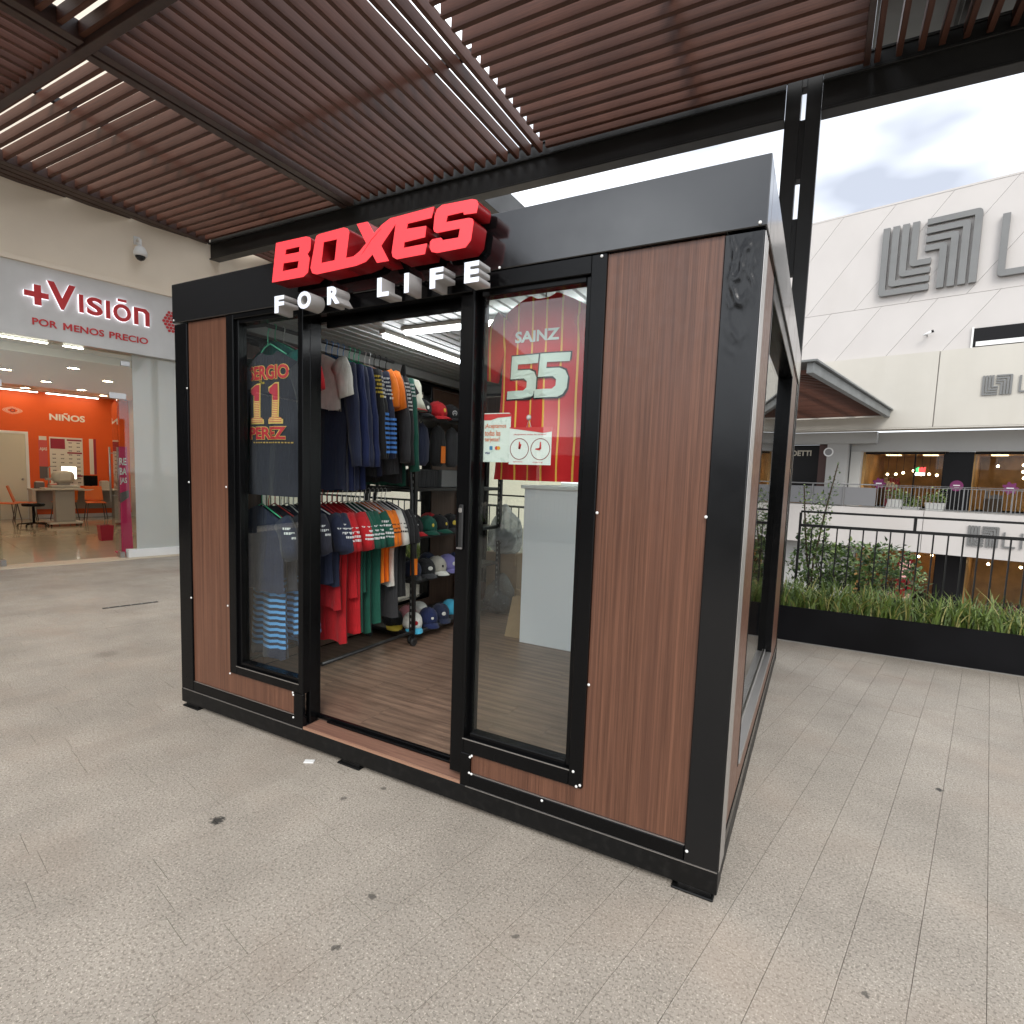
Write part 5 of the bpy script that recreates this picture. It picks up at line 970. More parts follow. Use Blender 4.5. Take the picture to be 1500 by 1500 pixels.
for k in range(5):
    a = 2 * PI * k / 5 + 0.3; x, y = 0.24 + 0.28 * math.cos(a), 5.9 + 0.28 * math.sin(a); part('base_arm', MB().tube([(0.24, 5.9, 0.10), (x, y, 0.075)], [0.022, 0.014], 6), BLACK, stl); part('castor', MB().cyl((x - 0.012, y, 0.043), (x + 0.012, y, 0.043), 0.03, n=10), BLACK, stl)
CREAM = M('cream_plastic', (0.52, 0.48, 0.41), 0.4); GREY = M('warm_grey_plastic', (0.33, 0.30, 0.26), 0.45)
mc = root('eye_test_machine', 'cream eye test machine on its pedestal table', 'machine', (0.80, 6.0, 0.013), STORE)
part('pedestal', MB().box(0.62, 0.98, 5.85, 6.10, 0.11, 0.83), GREY, mc, 0.01); part('base_foot', MB().box(0.48, 1.10, 5.75, 6.2, 0.06, 0.109), CREAM, mc, 0.01); part('table_top', MB().box(0.42, 1.14, 5.72, 6.25, 0.831, 0.875), CREAM, mc, 0.012)
for x in (0.52, 1.06):
    for y in (5.79, 6.16): part('castor', MB().cyl((x - 0.012, y, 0.038), (x + 0.012, y, 0.038), 0.025, n=10), BLACK, mc)
part('machine_base', MB().box(0.55, 1.08, 5.80, 6.15, 0.876, 0.94), CREAM, mc, 0.015); part('machine_head', MB().lathe([(0.15, 0), (0.20, 0.05), (0.21, 0.16), (0.17, 0.24), (0.05, 0.27)], (0.80, 5.97, 1.00), 16, 1.05, 0.8), CREAM, mc); part('neck', MB().box(0.70, 0.90, 5.88, 6.06, 0.941, 1.02), GREY, mc)
part('chin_rest', MB().tube([(0.52, 5.86, 0.94), (0.52, 5.86, 1.32), (0.56, 5.86, 1.36), (0.62, 5.86, 1.36)], 0.014, 6).box(0.46, 0.58, 5.82, 5.90, 1.05, 1.10), GREY, mc); part('screen', MB().rbox((0.80, 5.775, 1.13), (0.20, 0.02, 0.15), (-0.15, 0, 0)), CREAM, mc)
dk = root('reception_desk', 'cream wall desk with a lit document screen and a monitor', 'desk', (1.3, 7.9, 0.013), STORE)
part('desk_top', MB().box(0.50, 2.35, 7.62, 8.19, 0.74, 0.78), CREAM, dk, 0.005); part('desk_panel', MB().box(0.52, 0.58, 7.65, 8.18, 0.013, 0.739), CREAM, dk); part('desk_panel', MB().box(2.28, 2.34, 7.65, 8.18, 0.013, 0.739), CREAM, dk); part('modesty_panel', MB().box(0.585, 2.275, 8.10, 8.12, 0.25, 0.739), GREY, dk)
mn = root('monitor', 'black computer monitor on the desk in front of the mirror panel', 'monitor', (1.75, 7.85, 0.78), STORE); part('screen', MB().box(1.60, 1.90, 7.85, 7.89, 0.86, 1.13), BLACK, mn, 0.005); part('stand', MB().box(1.72, 1.78, 7.88, 7.91, 0.781, 0.90).box(1.65, 1.85, 7.80, 7.95, 0.781, 0.79), BLACK, mn)
ls = root('light_box', 'small lit white sight chart on the desk', 'light box', (1.30, 7.9, 0.78), STORE); part('case', MB().box(1.14, 1.48, 7.92, 7.97, 1.02, 1.36), GREY, ls); part('lit_panel', MB().box(1.155, 1.465, 7.915, 7.9195, 1.035, 1.345), M('lit_panel', (0.9, 0.9, 0.85), 0.5, emit=((1.0, 0.94, 0.8), 2.2)), ls); part('stand', MB().box(1.29, 1.33, 7.94, 7.96, 0.781, 1.02), GREY, ls)
part('rows', MB().box(1.18, 1.40, 7.911, 7.9145, 1.27, 1.285).box(1.18, 1.43, 7.911, 7.9145, 1.18, 1.195).box(1.18, 1.36, 7.911, 7.9145, 1.22, 1.23), INK, ls)
bn = root('sale_banner', 'tall magenta sale stand with white vertical lettering just inside the glass front', 'banner', (0.56, 0.7, 0.013), STORE)
MAG = M('magenta_print', (0.55, 0.012, 0.10), 0.4); part('panel', MB().add([(0.47, 0.68, 0.02), (0.66, 0.66, 0.02), (0.66, 0.72, 0.02), (0.47, 0.74, 0.02), (0.49, 0.69, 1.76), (0.61, 0.67, 1.76), (0.61, 0.71, 1.76), (0.49, 0.73, 1.76)], [(0, 1, 5, 4), (1, 2, 6, 5), (2, 3, 7, 6), (3, 0, 4, 7), (4, 5, 6, 7), (0, 3, 2, 1)]), MAG, bn, 0.003)
for s_, z in (('RE', 1.46), ('BA', 1.30), ('JAS', 1.14)): part('lettering', text(s_, 0.498, 0.664, z, 0.095, 0.115, ext=0.001, bold=0.02), WHITE, bn)
part('dark_stripe', MB().add([(0.492, 0.6640, 1.00), (0.615, 0.6600, 1.05), (0.615, 0.6600, 0.93), (0.492, 0.6640, 0.83)], [(0, 1, 2, 3)]), INK, bn); part('foot', MB().box(0.43, 0.70, 0.60, 0.80, 0.013, 0.03), MAG, bn)
solo('red_bin', MB().add([(0.66, 2.5, 0.013), (0.84, 2.5, 0.013), (0.84, 2.7, 0.013), (0.66, 2.7, 0.013), (0.64, 2.48, 0.30), (0.86, 2.48, 0.30), (0.86, 2.72, 0.30), (0.64, 2.72, 0.30), (0.66, 2.5, 0.30), (0.84, 2.5, 0.30), (0.84, 2.7, 0.30), (0.66, 2.7, 0.30), (0.67, 2.51, 0.05), (0.83, 2.51, 0.05), (0.83, 2.69, 0.05), (0.67, 2.69, 0.05)], [(0, 1, 5, 4), (1, 2, 6, 5), (2, 3, 7, 6), (3, 0, 4, 7), (0, 3, 2, 1), (4, 5, 9, 8), (5, 6, 10, 9), (6, 7, 11, 10), (7, 4, 8, 11), (8, 9, 13, 12), (9, 10, 14, 13), (10, 11, 15, 14), (11, 8, 12, 15), (12, 13, 14, 15)]), M('red_bin_plastic', (0.35, 0.01, 0.03), 0.35), 'small red bin on the polished floor behind the sale stand', 'bin', (0.75, 2.6, 0.013), STORE)
# drain slot in the paving between the shop and the kiosk
dn = root('drain_slot', 'thin dark drain slot in the pavers in front of the optician shop', 'drain', (-6.1, 1.2, 0.0))
part('grate', MB().rbox((-6.1, 1.205, 0.0015), (0.045, 0.50, 0.003), (0, 0, R(-14))), M('drain_dark', (0.03, 0.03, 0.03), 0.6), dn); part('grate_bar', (lambda m: [m.rbox((-6.1 + 0.004 * k * 6, 1.205 + 0.096 * k, 0.0035), (0.04, 0.015, 0.002), (0, 0, R(-14))) for k in range(-2, 3)] and m)(MB()), GSTEEL, dn)

# unseen dark shop front, added along the wall to darken the kiosk's reflections
nb = root('neighbour_shop_front', 'unseen dark shop front added behind the viewer to darken the kiosk reflections', 'shop front', (-12, -0.05, 0), STORE)
DKC = M('dark_shop_cladding', (0.02, 0.018, 0.017), 0.5, var=(1, 0.2)); SMK = M('smoked_shop_glass', (0.012, 0.013, 0.014), 0.08, spec=0.4)
part('cladding', MB().box(-36, -4.3, -0.10, -0.002, 3.2, 6.7), DKC, nb)
for k in range(-5, 9): part('smoked_window', MB().box(-23.9 + 2.16 * k, -21.9 + 2.16 * k, -0.06, -0.002, 0.15, 3.15), SMK, nb); part('pier', MB().box(-21.89 + 2.16 * k, -21.75 + 2.16 * k, -0.11, -0.002, 0.0, 3.199), DKC, nb)

part('tagline_letter', outline([[(-0.318, 3.335), (-0.296, 3.335), (-0.296, 3.395), (-0.272, 3.355), (-0.262, 3.355), (-0.238, 3.395), (-0.238, 3.335), (-0.216, 3.335), (-0.216, 3.43), (-0.238, 3.43), (-0.267, 3.382), (-0.296, 3.43), (-0.318, 3.43)]], -0.066, 0.005), LR, ss)
for k, (x, y, h, c, lab) in enumerate(((2.05, 7.86, 0.20, CREAM, 'cream box file on the optician desk beside the monitor'), (0.70, 7.9, 0.16, INK, 'dark tray of papers on the optician desk'), (0.95, 7.85, 0.12, PCOR, 'coral leaflet holder on the optician desk'))):
    b_ = root('desk_item', lab, 'office item', (x, y, 0.78), STORE); part('body', MB().box(x - 0.09, x + 0.09, y - 0.1, y + 0.1, 0.781, 0.78 + h), c, b_, 0.006); part('papers', MB().box(x - 0.07, x + 0.07, y - 0.08, y + 0.08, 0.781 + h, 0.80 + h), PAPER, b_)
sh_ = root('frame_display', 'cream wall shelf of spectacle frames on the side wall of the optician shop', 'shelf', (2.70, 5, 1.0), STORE)
part('back_panel', MB().box(2.715, 2.745, 3.2, 7.6, 0.7, 2.3), WHITE, sh_)
for z in (0.85, 1.2, 1.55, 1.9): part('shelf', MB().box(2.58, 2.714, 3.25, 7.55, z, z + 0.02), CREAM, sh_)
# ------------------------------------------------------------------ department store across the atrium (x along its front, y inwards)
STONE = M('pale_stone', (0.515, 0.485, 0.46), 0.7, var=(0.25, 0.05), streak=((0.5, 0.5, 0.12), (0.44, 0.40, 0.36), 0.35)); STUC = M('cream_stucco', (0.50, 0.472, 0.415), 0.75, var=(0.3, 0.06), streak=((0.9, 0.9, 0.15), (0.41, 0.38, 0.32), 0.35))
SEAM = M('stone_seam', (0.36, 0.33, 0.30), 0.8); SHADE = M('grey_render', (0.36, 0.355, 0.34), 0.8, var=(0.6, 0.05)); LOGO = M('grey_metal_letter', (0.155, 0.155, 0.15), 0.4, var=(1, 0.1)); DARKP = M('dark_panel', (0.008, 0.0075, 0.008), 0.35, spec=0.15)  # SHADE: grey with the shade below the ledge put into its colour
dst = root('department_store', 'pale stone department store with big grey logo across the atrium', 'department store', (0, 4, -4.6), LIV)
dp = lambda name, mat, *bs, bevel=0.0, parent=None: part(name, (lambda m: [m.box(*b) for b in bs] and m)(MB()), mat, parent or dst, bevel)
back = dp('upper_wall', SEAM, (-22, 24, 0.22, 1.2, 7.37, 13.9)); dp('parapet_cap', STONE, (-22, 24, 0.14, 1.2, 13.901, 13.98))
def panels(z0, z1, w, sh_, x0, n):
    me = MB().prism([(0.007, z0 + 0.007), (w - 0.007, z0 + 0.007), (w - 0.007 + sh_, z1 - 0.007), (0.007 + sh_, z1 - 0.007)], 0.15, 0.2195).mesh('stone_panel'); me.materials.append(STONE)
    for k in range(n):
        o = bpy.data.objects.new('stone_panel', me); col.objects.link(o); o.parent = back; o.location = (x0 + k * w, rnd.uniform(-0.003, 0.003), 0)
panels(9.60, 13.90, 2.02, 3.3, -24.6, 22); panels(7.37, 9.60, 2.02, 1.7, -23.2, 22)
lw = dp('lower_wall', SEAM, (-22, 24, 0.03, 1.0, 4.19, 7.35)); me = MB().box(0.012, 6.06, -0.05, 0.0295, 4.20, 7.36).mesh('stucco_panel'); me.materials.append(STUC)
for k in range(7):
    o = bpy.data.objects.new('stucco_panel', me); col.objects.link(o); o.parent = lw; o.location = (-21.28 + 6.085 * k, 0, 0)
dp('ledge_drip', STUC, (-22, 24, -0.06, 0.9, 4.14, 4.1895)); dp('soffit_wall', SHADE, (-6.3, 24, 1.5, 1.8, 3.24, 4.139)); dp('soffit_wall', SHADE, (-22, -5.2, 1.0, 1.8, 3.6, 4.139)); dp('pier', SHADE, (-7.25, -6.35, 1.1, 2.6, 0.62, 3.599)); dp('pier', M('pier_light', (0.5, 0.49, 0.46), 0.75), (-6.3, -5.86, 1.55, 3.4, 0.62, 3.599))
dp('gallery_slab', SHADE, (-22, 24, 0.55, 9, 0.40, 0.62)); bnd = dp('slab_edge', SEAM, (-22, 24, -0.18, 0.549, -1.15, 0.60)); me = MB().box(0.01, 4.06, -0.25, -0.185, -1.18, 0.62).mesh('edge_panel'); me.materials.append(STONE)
for k in range(11):
    o = bpy.data.objects.new('edge_panel', me); col.objects.link(o); o.parent = bnd; o.location = (-19.3 + 4.075 * k, 0, 0)
uw = dp('louvred_opening', DARKP, (-2.0, 7.0, 0.10, 0.149, 7.40, 8.15)); dp('opening_sill', WHITE, (-1.9, 0.2, 0.05, 0.0995, 7.42, 7.60), parent=uw); dp('glass_strip', M('grey_glass', (0.2, 0.24, 0.25), 0.1), (0.22, 6.9, 0.05, 0.0995, 7.42, 7.66), parent=uw); dp('opening_frame', WHITE, (-2.06, -2.001, 0.06, 0.1495, 7.38, 8.2), parent=uw)  # dark panel on the wall face; its colour stands in for a shaded recess
# shop windows, upper gallery and lower level
WOODS = M('warm_shop_wall', (0.46, 0.26, 0.09), 0.6, var=(0.9, 0.45)); SFL = M('shop_floor', (0.3, 0.24, 0.17), 0.2); FIT = [M('fitting_%s' % n, c, 0.5) for n, c in (('brown', (0.10, 0.06, 0.035)), ('dark', (0.02, 0.02, 0.022)), ('cream', (0.5, 0.45, 0.36)), ('rose', (0.35, 0.06, 0.10)), ('grey', (0.22, 0.22, 0.22)))]
PNL = M('warm_panel_lens', (1, 0.9, 0.7), 0.5, emit=((1.0, 0.76, 0.42), 3.2)); BULB = M('pendant_bulb', (1, 0.9, 0.7), 0.5, emit=((1.0, 0.78, 0.45), 20.0)); GL2 = glass_mat('shop_glass', (0.9, 0.9, 0.88), 1.28)
def room(x0, x1, z0, z1, y0, seed, lights):
    dp('room_back', WOODS, (x0, x1, y0 + 5, y0 + 5.2, z0, z1)); dp('room_floor', SFL, (x0, x1, y0, y0 + 5, z0 - 0.05, z0)); dp('room_ceiling', WOODS, (x0, x1, y0, y0 + 5, z1, z1 + 0.1)); dp('room_side', WOODS, (x0 - 0.1, x0, y0, y0 + 5.2, z0, z1)); dp('room_side', WOODS, (x1, x1 + 0.1, y0, y0 + 5.2, z0, z1))
    x = x0
    while x < x1 - 0.1:
        e = min(x + 2.0, x1); dp('shop_pane', GL2, (x + 0.03, e - 0.03, y0 - 0.02, y0 - 0.01, z0 + 0.02, z1 - 0.12)); dp('pane_mullion', DARKP, (e - 0.029, e + 0.029, y0 - 0.04, y0 + 0.02, z0, z1 - 0.1)); x = e
    dp('window_head', DARKP, (x0, x1, y0 - 0.05, y0 + 0.05, z1 - 0.099, z1))
    g = random.Random(seed)
    for k in range(int((x1 - x0) * 1.6)):
        cx, cy, h, w = g.uniform(x0 + .4, x1 - .4), y0 + g.uniform(1.0, 4.6), g.uniform(0.5, 1.5), g.uniform(0.3, 0.9)
        s = root('shop_fitting', g.choice(('low merchandise stand inside the lit store window', 'shelved merchandise stand inside the lit store window', 'display plinth with goods inside the lit store window')), 'display stand', (cx, cy, z0), LIV, group='display stands inside the store windows')
        part('body', MB().box(cx - w / 2, cx + w / 2, cy - 0.2, cy + 0.2, z0, z0 + h), g.choice(FIT), s, 0.01)
        m = MB()
        for q in range(4): a = cx - w / 2 + w * (q + 0.5) / 4; m.box(a - w * 0.09, a + w * 0.09, cy - 0.12, cy + 0.1, z0 + h + 0.001, z0 + h + g.uniform(0.1, 0.35))
        part('goods', m, g.choice(FIT), s)
    nl = max(2, int((x1 - x0) / 1.5))
    for k in range(nl):
        x = x0 + (k + 0.5) * (x1 - x0) / nl; c_ = root('ceiling_panel_lamp', 'warm glowing panel added on the ceiling to brighten the store room', 'lamp', (x, y0 + 2.6, z1), LIV, group='added glowing panels in the store ceilings'); part('panel', MB().box(x - 0.3, x + 0.3, y0 + 2.3, y0 + 2.9, z1 - 0.03, z1 - 0.001), PNL, c_)  # unseen glowing panels, added to brighten the shop rooms
    for (x, y, z) in lights:
        p = root('pendant_lamp', 'lit pendant lamp hanging in the store window', 'lamp', (x, y, z), LIV, group='pendant lamps in the store windows'); part('bulb', MB().lathe([(0.015, -0.07), (0.05, -0.035), (0.055, 0.0), (0.03, 0.04)], (x, y, z), 10), BULB, p); part('cord', MB().cyl((x, y, z + 0.04), (x, y, z1), 0.01, n=5), FIT[1], p)
rl = random.Random(4)
room(-5.75, -2.68, 0.62, 3.24, 2.0, 1, [(-5.0 + 0.33 * k, 3.2 + 0.8 * rl.random(), 2.2 + 0.3 * rl.random()) for k in range(7)])
room(-1.62, 9, 0.62, 3.24, 2.0, 2, [(0.0, 3.4, 2.75), (0.05, 4.2, 2.2), (0.0, 5, 2.5), (2, 4, 2.6), (4, 4, 2.6), (6, 4, 2.6), (-0.9, 5.0, 2.75)])
dp('black_bay', DARKP, (-2.66, -1.64, 1.85, 2.3, 0.62, 3.24))
room(-5.5, -2.52, -4.6, -1.2, 1.0, 3, [(-4.6, 3, -1.7), (-3.4, 3.4, -1.7), (-4.0, 4.4, -1.8), (-3.0, 4.6, -1.7)]); room(-1.45, 9, -4.6, -1.2, 1.0, 5, [(-0.8, 3, -1.7), (0.3, 4, -1.8), (1.6, 3, -1.7), (4, 3, -1.7), (6.5, 3, -1.7)])
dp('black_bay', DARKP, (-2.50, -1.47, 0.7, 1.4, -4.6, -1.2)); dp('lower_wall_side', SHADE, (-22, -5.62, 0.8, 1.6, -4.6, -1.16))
dp('side_shop_front', DARKP, (-12, -7.26, 1.9, 2.4, 0.62, 3.599)); dp('side_shop_pier', M('brown_cladding', (0.07, 0.028, 0.022), 0.5), (-7.72, -7.30, 1.60, 1.899, 0.62, 3.599)); dp('side_shop_counter', M('side_counter_wood', (0.3, 0.16, 0.05), 0.5), (-9.6, -8.0, 1.6, 1.899, 0.62, 1.5))
ssg = root('side_shop_sign', 'cream letters of the small dark shop beside the grey pier', 'sign', (-8.5, 1.85, 3.0), LIV); part('lettering', text('BENEDETTI', -9.9, 1.88, 3.05, 1.75, 0.28, ext=0.01, bold=0.03), FIT[2], ssg); part('round_mark', outline([circ(-7.18, 3.2, 0.22, 16), circ(-7.18, 3.2, 0.16, 16)], 1.08, 0.01), WHITE, ssg)
part('round_mark_back', outline([circ(-7.18, 3.2, 0.16, 16)], 1.085, 0.008), FIT[4], ssg)
stk = root('round_window_sticker', 'round magenta offer sticker on the black bay of the upper gallery', 'sticker', (-2.12, 1.84, 1.7), LIV, group=None); part('disc', outline([circ(-2.14, 1.74, 0.24, 20)], 1.84, 0.005), M('magenta_sticker', (0.17, 0.015, 0.10), 0.5), stk); part('lettering', MB().box(-2.26, -2.02, 1.828, 1.834, 1.74, 1.78).box(-2.22, -2.06, 1.828, 1.834, 1.66, 1.69), WHITE, stk)
for x, z in ((-5.1, 1.75), (-0.35, 1.7)):
    s = root('round_window_sticker', 'magenta flower shaped sticker on the lit shop window' + (' next to the pier' if x < -2 else ' right of the black bay'), 'sticker', (x, 1.97, z), LIV); part('disc', outline([[(x + (0.24 + 0.05 * math.cos(7 * a)) * math.cos(a), z + (0.24 + 0.05 * math.cos(7 * a)) * math.sin(a)) for a in [2 * PI * k / 42 for k in range(42)]]], 1.972, 0.004), MATS['magenta_sticker'], s); part('mark', MB().box(x - 0.12, x + 0.12, 1.962, 1.967, z - 0.03, z + 0.03), PRW, s)
wsg = root('lit_window_sign', 'small lit red and green sign hanging in the upper shop window', 'sign', (-3.5, 2.3, 2.2), LIV); part('plate', MB().box(-3.75, -3.38, 2.30, 2.33, 2.18, 2.30), M('lit_white_sign', (0.9, 0.9, 0.9), 0.5, emit=((1, 1, 1), 2.5)), wsg)
for k, c in enumerate(((0.05, 0.5, 0.15), (0.7, 0.05, 0.05), (0.7, 0.05, 0.05))): part('leaf', outline([[(-3.72 + 0.11 * k, 2.32), (-3.60 + 0.11 * k, 2.32), (-3.62 + 0.13 * k, 2.58), (-3.74 + 0.11 * k, 2.50)]], 2.315 - 0.003 * k, 0.004), M('lit_leaf_%d' % (k > 0), c, 0.5, emit=(c, 2.0)), wsg)
# the nested-stroke logo and its lettering
def stroke_l(x, z, w, t, x1, zt, y, ext, flip=None):
    r = t * 0.75; ring = [(x, zt), (x, z + r)] + [(x + r - r * math.cos(R(a)), z + r - r * math.sin(R(a))) for a in (22, 45, 67, 90)] + [(x1, z), (x1, z + t), (x + w, z + t), (x + w, zt)]
    if flip: ring = [(2 * flip[0] - a, 2 * flip[1] - b) for a, b in ring]
    return outline([ring], y, ext)
def logo(x0, z0, s, y, label, word, wx_, wl_, wh_, wz_):
    r = root('store_logo', label, 'logo', (x0, y, z0), LIV); W_, H_ = 3.4 * s, 2.9 * s; c = (x0 + W_ / 2, z0 + H_ / 2); ext = 0.09 * s
    for k in range(4):
        a = (x0 + 0.355 * s * k, z0 + 0.355 * s * k, 0.25 * s, 0.235 * s, x0 + 1.82 * s, z0 + H_)
        part('stroke', stroke_l(*a, y, ext), LOGO, r); part('stroke', stroke_l(*a, y, ext, c), LOGO, r)
    lx = wx_; t = wh_ * 0.1
    part('letter', stroke_l(lx, wz_, t, t, lx + wh_ * 0.62, wz_ + wh_, y, ext), LOGO, r); x = lx + wh_ * 0.85
    for ch in word[1:]:
        w_ = t if ch == 'I' else wh_ * 0.62
        part('letter', text(ch, x, y, wz_, w_, wh_, ext=ext, bold=-0.01), LOGO, r); x += w_ + wh_ * 0.26
    return r
logo(-5.50, 9.98, 1.0, 0.03, 'huge grey nested line logo and name high on the pale stone wall', 'LIVERPOOL', -1.48, 0, 2.40, 10.04)
logo(-1.54, 5.40, 0.27, -0.08, 'mid sized grey nested line logo and name on the cream band below the huge one', 'LIVERPOOL', -0.42, 0, 0.66, 5.45)
logo(-1.46, -0.70, 0.285, -0.29, 'grey nested line logo and name on the white slab edge seen through the railing', 'LIVERPOOL', -0.36, 0, 0.62, -0.68)
bc = root('bullet_camera', 'small white bullet camera on the pale stone wall below the huge logo', 'camera', (-3.5, 0.15, 8.1), LIV); part('arm', MB().tube([(-3.56, 0.15, 8.06), (-3.56, -0.05, 8.06), (-3.52, -0.12, 8.1)], 0.025, 6), GSTEEL, bc); part('body', MB().cyl((-3.66, -0.10, 8.06), (-3.38, -0.16, 8.17), 0.05, n=10), WHITE, bc); part('lens_hood', MB().cyl((-3.379, -0.161, 8.171), (-3.32, -0.172, 8.193), 0.055, n=10), DARKP, bc)
# gallery railing, planters
GREYR = M('grey_gallery_rail', (0.20, 0.20, 0.20), 0.4, metal=0.3)
railing('pale grey gallery railing with many thin bars on the far upper level', -4.86, 6.0, 0.40, LIV, GREYR, 0.68, 1.60, 1.67, 0.14, 1.55, 0.012, full=True)
gr = root('panel_railing', 'grey panelled gallery railing left of the barred one on the far upper level', 'railing', (-8.5, 0.4, 0.62), LIV); part('handrail', MB().cyl((-13, 0.4, 1.66), (-4.9, 0.4, 1.66), 0.03, n=8), GREYR, gr)
for k in range(6):
    x = -12.98 + 1.35 * k; part('panel', MB().box(x + 0.04, x + 1.31, 0.39, 0.41, 0.68, 1.52), M('perforated_grey', (0.17, 0.17, 0.175), 0.5), gr); part('post', MB().box(x - 0.03, x + 0.03, 0.36, 0.44, 0.62, 1.63), GREYR, gr)
for x, h, s_, lab in ((-4.25, 0.42, 9, 'tapered white pot with a leafy plant at the corner of the far gallery railing'), (-2.75, 0.34, 12, 'square pale pot with a bright leafy plant behind the far gallery railing'), (-3.6, 0.12, 15, 'low bowl of trailing green plants behind the far gallery railing')):
    b = root('potted_plant', lab, 'plant pot', (x, 0.9, 0.62), LIV); part('pot', MB().add([(x - 0.30, 0.65, 0.62), (x + 0.30, 0.65, 0.62), (x + 0.30, 1.2, 0.62), (x - 0.30, 1.2, 0.62), (x - 0.36 + 0.14 * (s_ == 9), 0.62, 0.62 + h), (x + 0.36 - 0.14 * (s_ == 9), 0.62, 0.62 + h), (x + 0.36, 1.23, 0.62 + h), (x - 0.36, 1.23, 0.62 + h)], [(0, 1, 5, 4), (1, 2, 6, 5), (2, 3, 7, 6), (3, 0, 4, 7), (4, 5, 6, 7), (0, 3, 2, 1)]), M('pot_white', (0.55, 0.55, 0.52), 0.6), b)
    g = random.Random(s_); ms = [MB(), MB()]
    for k in range(260):
        a, r_, z = g.uniform(0, 2 * PI), g.random() ** 0.6 * 0.42, 0.62 + h + abs(g.gauss(0.16, 0.16)); c = Vector((x + r_ * math.cos(a), 0.92 + 0.6 * r_ * math.sin(a), z)); q = Matrix.Rotation(g.uniform(0, 6), 3, 'Z') @ Matrix.Rotation(g.gauss(0.5, 0.5), 3, 'X')
        ms[k % 2].add([c + q @ Vector(v) * 0.09 for v in ((0, 0, 0), (0.4, 0.45, 0.1), (0, 1.2, 0), (-0.4, 0.45, 0.1))], [(0, 1, 2), (0, 2, 3)])
    part('foliage', ms[0], LEAF[0], b, kind='stuff'); part('foliage', ms[1], LEAF[1], b, kind='stuff')
# slatted canopy reaching out from the store over the walkway
can = root('slatted_canopy', 'grey edged canopy with brown slats below jutting from the cream wall of the department store', 'canopy', (-7, -6, 4.7), LIV)
part('edge_beam', MB().box(-4.78, -4.60, -12.5, -0.06, 4.66, 4.96), GSTEEL, can, 0.01); part('roof_plate', MB().box(-5.3, -4.50, -12.6, -0.06, 4.965, 5.02), GSTEEL, can); part('wall_ledger', MB().box(-12, -4.79, -0.35, -0.06, 4.66, 4.96), STUC, can)
me = MB().box(-12, -4.79, -0.05, 0.05, 4.70, 4.82).mesh('slat'); me.materials.append(SLAT)
for k in range(40):
    o = bpy.data.objects.new('slat', me); col.objects.link(o); o.parent = can; o.location = Vector((0, -0.6 - 0.295 * k, 0)) - BASE[can.name]
for x in (-5.9, -7.4, -8.9, -10.4): part('cross_beam', MB().box(x - 0.08, x + 0.08, -12.4, -0.4, 4.83, 4.96), STEEL, can)
# people on the lower level
def figure(pts, edges, radii, head, cloth, skin, hair, label, base, legs=None, rz=0.0):
    me = bpy.data.meshes.new('body'); me.from_pydata(pts, edges, []); o = bpy.data.objects.new('tmp_body', me); col.objects.link(o)
    md = o.modifiers.new('s', 'SKIN'); sv = me.skin_vertices[0].data
    for i, r_ in enumerate(radii): sv[i].radius = r_ if isinstance(r_, tuple) else (r_, r_)
    sv[0].use_root = True; o.modifiers.new('d', 'SUBSURF').levels = 2
    m2 = bpy.data.meshes.new_from_object(o.evaluated_get(bpy.context.evaluated_depsgraph_get())); bpy.data.objects.remove(o)
    m2.materials.clear(); m2.materials.append(cloth); m2.materials.append(skin); m2.materials.append(legs or cloth)
    for p in m2.polygons:
        p.use_smooth = True; z = p.center.z; p.material_index = 1 if z > 1.42 else 2 if z < 0.88 else 0
    r_ = root('person', label, 'person', (0, 0, 0)); part('body', m2, None, r_); part('hair', MB().lathe([(0.085, 1.52), (0.105, 1.60), (0.10, 1.68), (0.06, 1.735), (0.01, 1.75)], (0, 0.025, 0), 12), hair, r_); place(r_, base, LIV, rz)
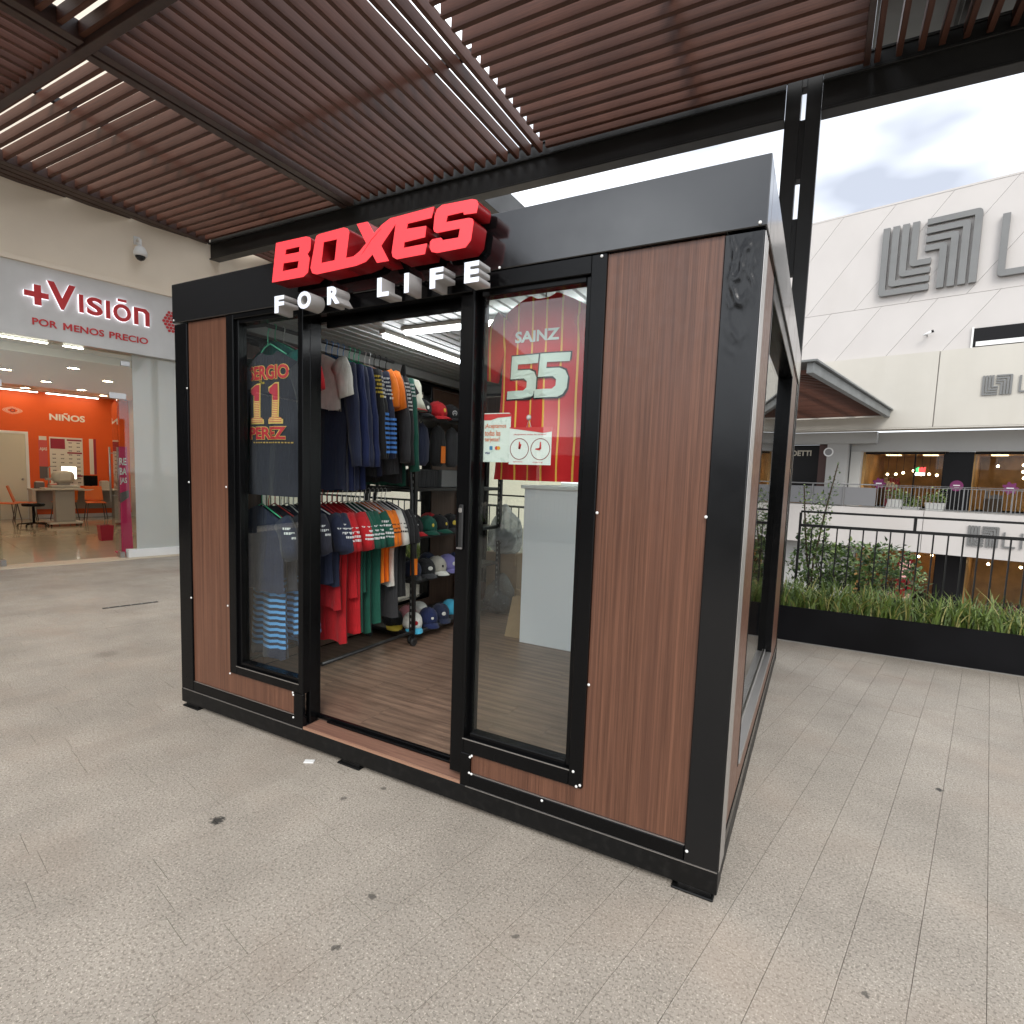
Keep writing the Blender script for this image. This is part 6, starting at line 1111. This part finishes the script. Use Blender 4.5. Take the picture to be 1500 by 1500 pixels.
def stand(seed):
    g = random.Random(seed); a = g.uniform(0.02, 0.12)
    P_ = [(0, 0, 0.95), (0, 0, 1.18), (0, 0, 1.38), (0, 0, 1.47), (0, -0.01, 1.58), (0, -0.01, 1.68), (-0.18, 0, 1.36), (-0.24, 0.02, 1.1), (-0.22, -0.10, 0.88), (0.18, 0, 1.36), (0.24, 0.02, 1.1), (0.22, -0.10, 0.88), (-0.09, 0, 0.88), (-0.10, -a, 0.48), (-0.10, 0, 0.09), (-0.10, -0.14, 0.04), (0.09, 0, 0.88), (0.10, a, 0.48), (0.10, 0.12, 0.09), (0.10, 0, 0.04)]
    E_ = [(0, 1), (1, 2), (2, 3), (3, 4), (4, 5), (2, 6), (6, 7), (7, 8), (2, 9), (9, 10), (10, 11), (0, 12), (12, 13), (13, 14), (14, 15), (0, 16), (16, 17), (17, 18), (18, 19)]
    Rr = [0.15, 0.145, 0.14, 0.06, 0.085, 0.08, 0.07, 0.05, 0.035, 0.07, 0.05, 0.035, 0.095, 0.065, 0.045, 0.035, 0.095, 0.065, 0.045, 0.035]
    return P_, E_, Rr
SKIN = M('skin', (0.45, 0.26, 0.18), 0.5); HAIR = M('dark_hair', (0.015, 0.012, 0.01), 0.5)
for x, y, sd_i, cl, lg, lab in ((-3.85, -1.0, 1, BLK, BLK, 'person in black walking past the lower level shop window'), (-3.25, -0.6, 2, M('taupe_cloth', (0.22, 0.17, 0.14), 0.8), BLK, 'person in a taupe top standing by the lower level shop window')):
    P_, E_, Rr = stand(sd_i); figure(P_, E_, Rr, None, cl, SKIN, HAIR, lab, (x, y, -4.6), lg, 0.4)
rm = root('red_machine', 'red lit vending machine in the lower level shop', 'machine', (-3.7, 1.6, -4.6), LIV); part('cabinet', MB().box(-4.0, -3.4, 1.6, 2.2, -4.6, -1.5), M('vending_red', (0.45, 0.02, 0.03), 0.35), rm, 0.02); part('screen', MB().box(-3.9, -3.5, 1.585, 1.599, -2.6, -1.8), M('vending_screen', (0.3, 0.2, 0.2), 0.3, emit=((0.8, 0.4, 0.4), 0.8)), rm)
# ------------------------------------------------------------------ what stands behind the photographer (seen in the glass)
planter('planter_trough', 'long black steel planter of grassy blades across the plaza, facing the kiosk', -8.6, 9.0, -10.2, -9.75, 0.345, 3500, 21)
railing('dark railing of thin upright bars behind the planter across the plaza', -8.5, 9.0, -10.3)
ob = root('opposite_gallery', 'low white gallery building across the far atrium behind the viewer', 'building', (0, -40, -4.6)); part('wall', MB().box(-40, 40, -42, -38, -4.6, 4.6), STONE, ob); part('window_band', MB().box(-38, 38, -37.99, -37.9, 0.7, 3.2), DARKP, ob); part('slab_edge', MB().box(-40, 40, -37.99, -37.4, -1.2, 0.5), STUC, ob)
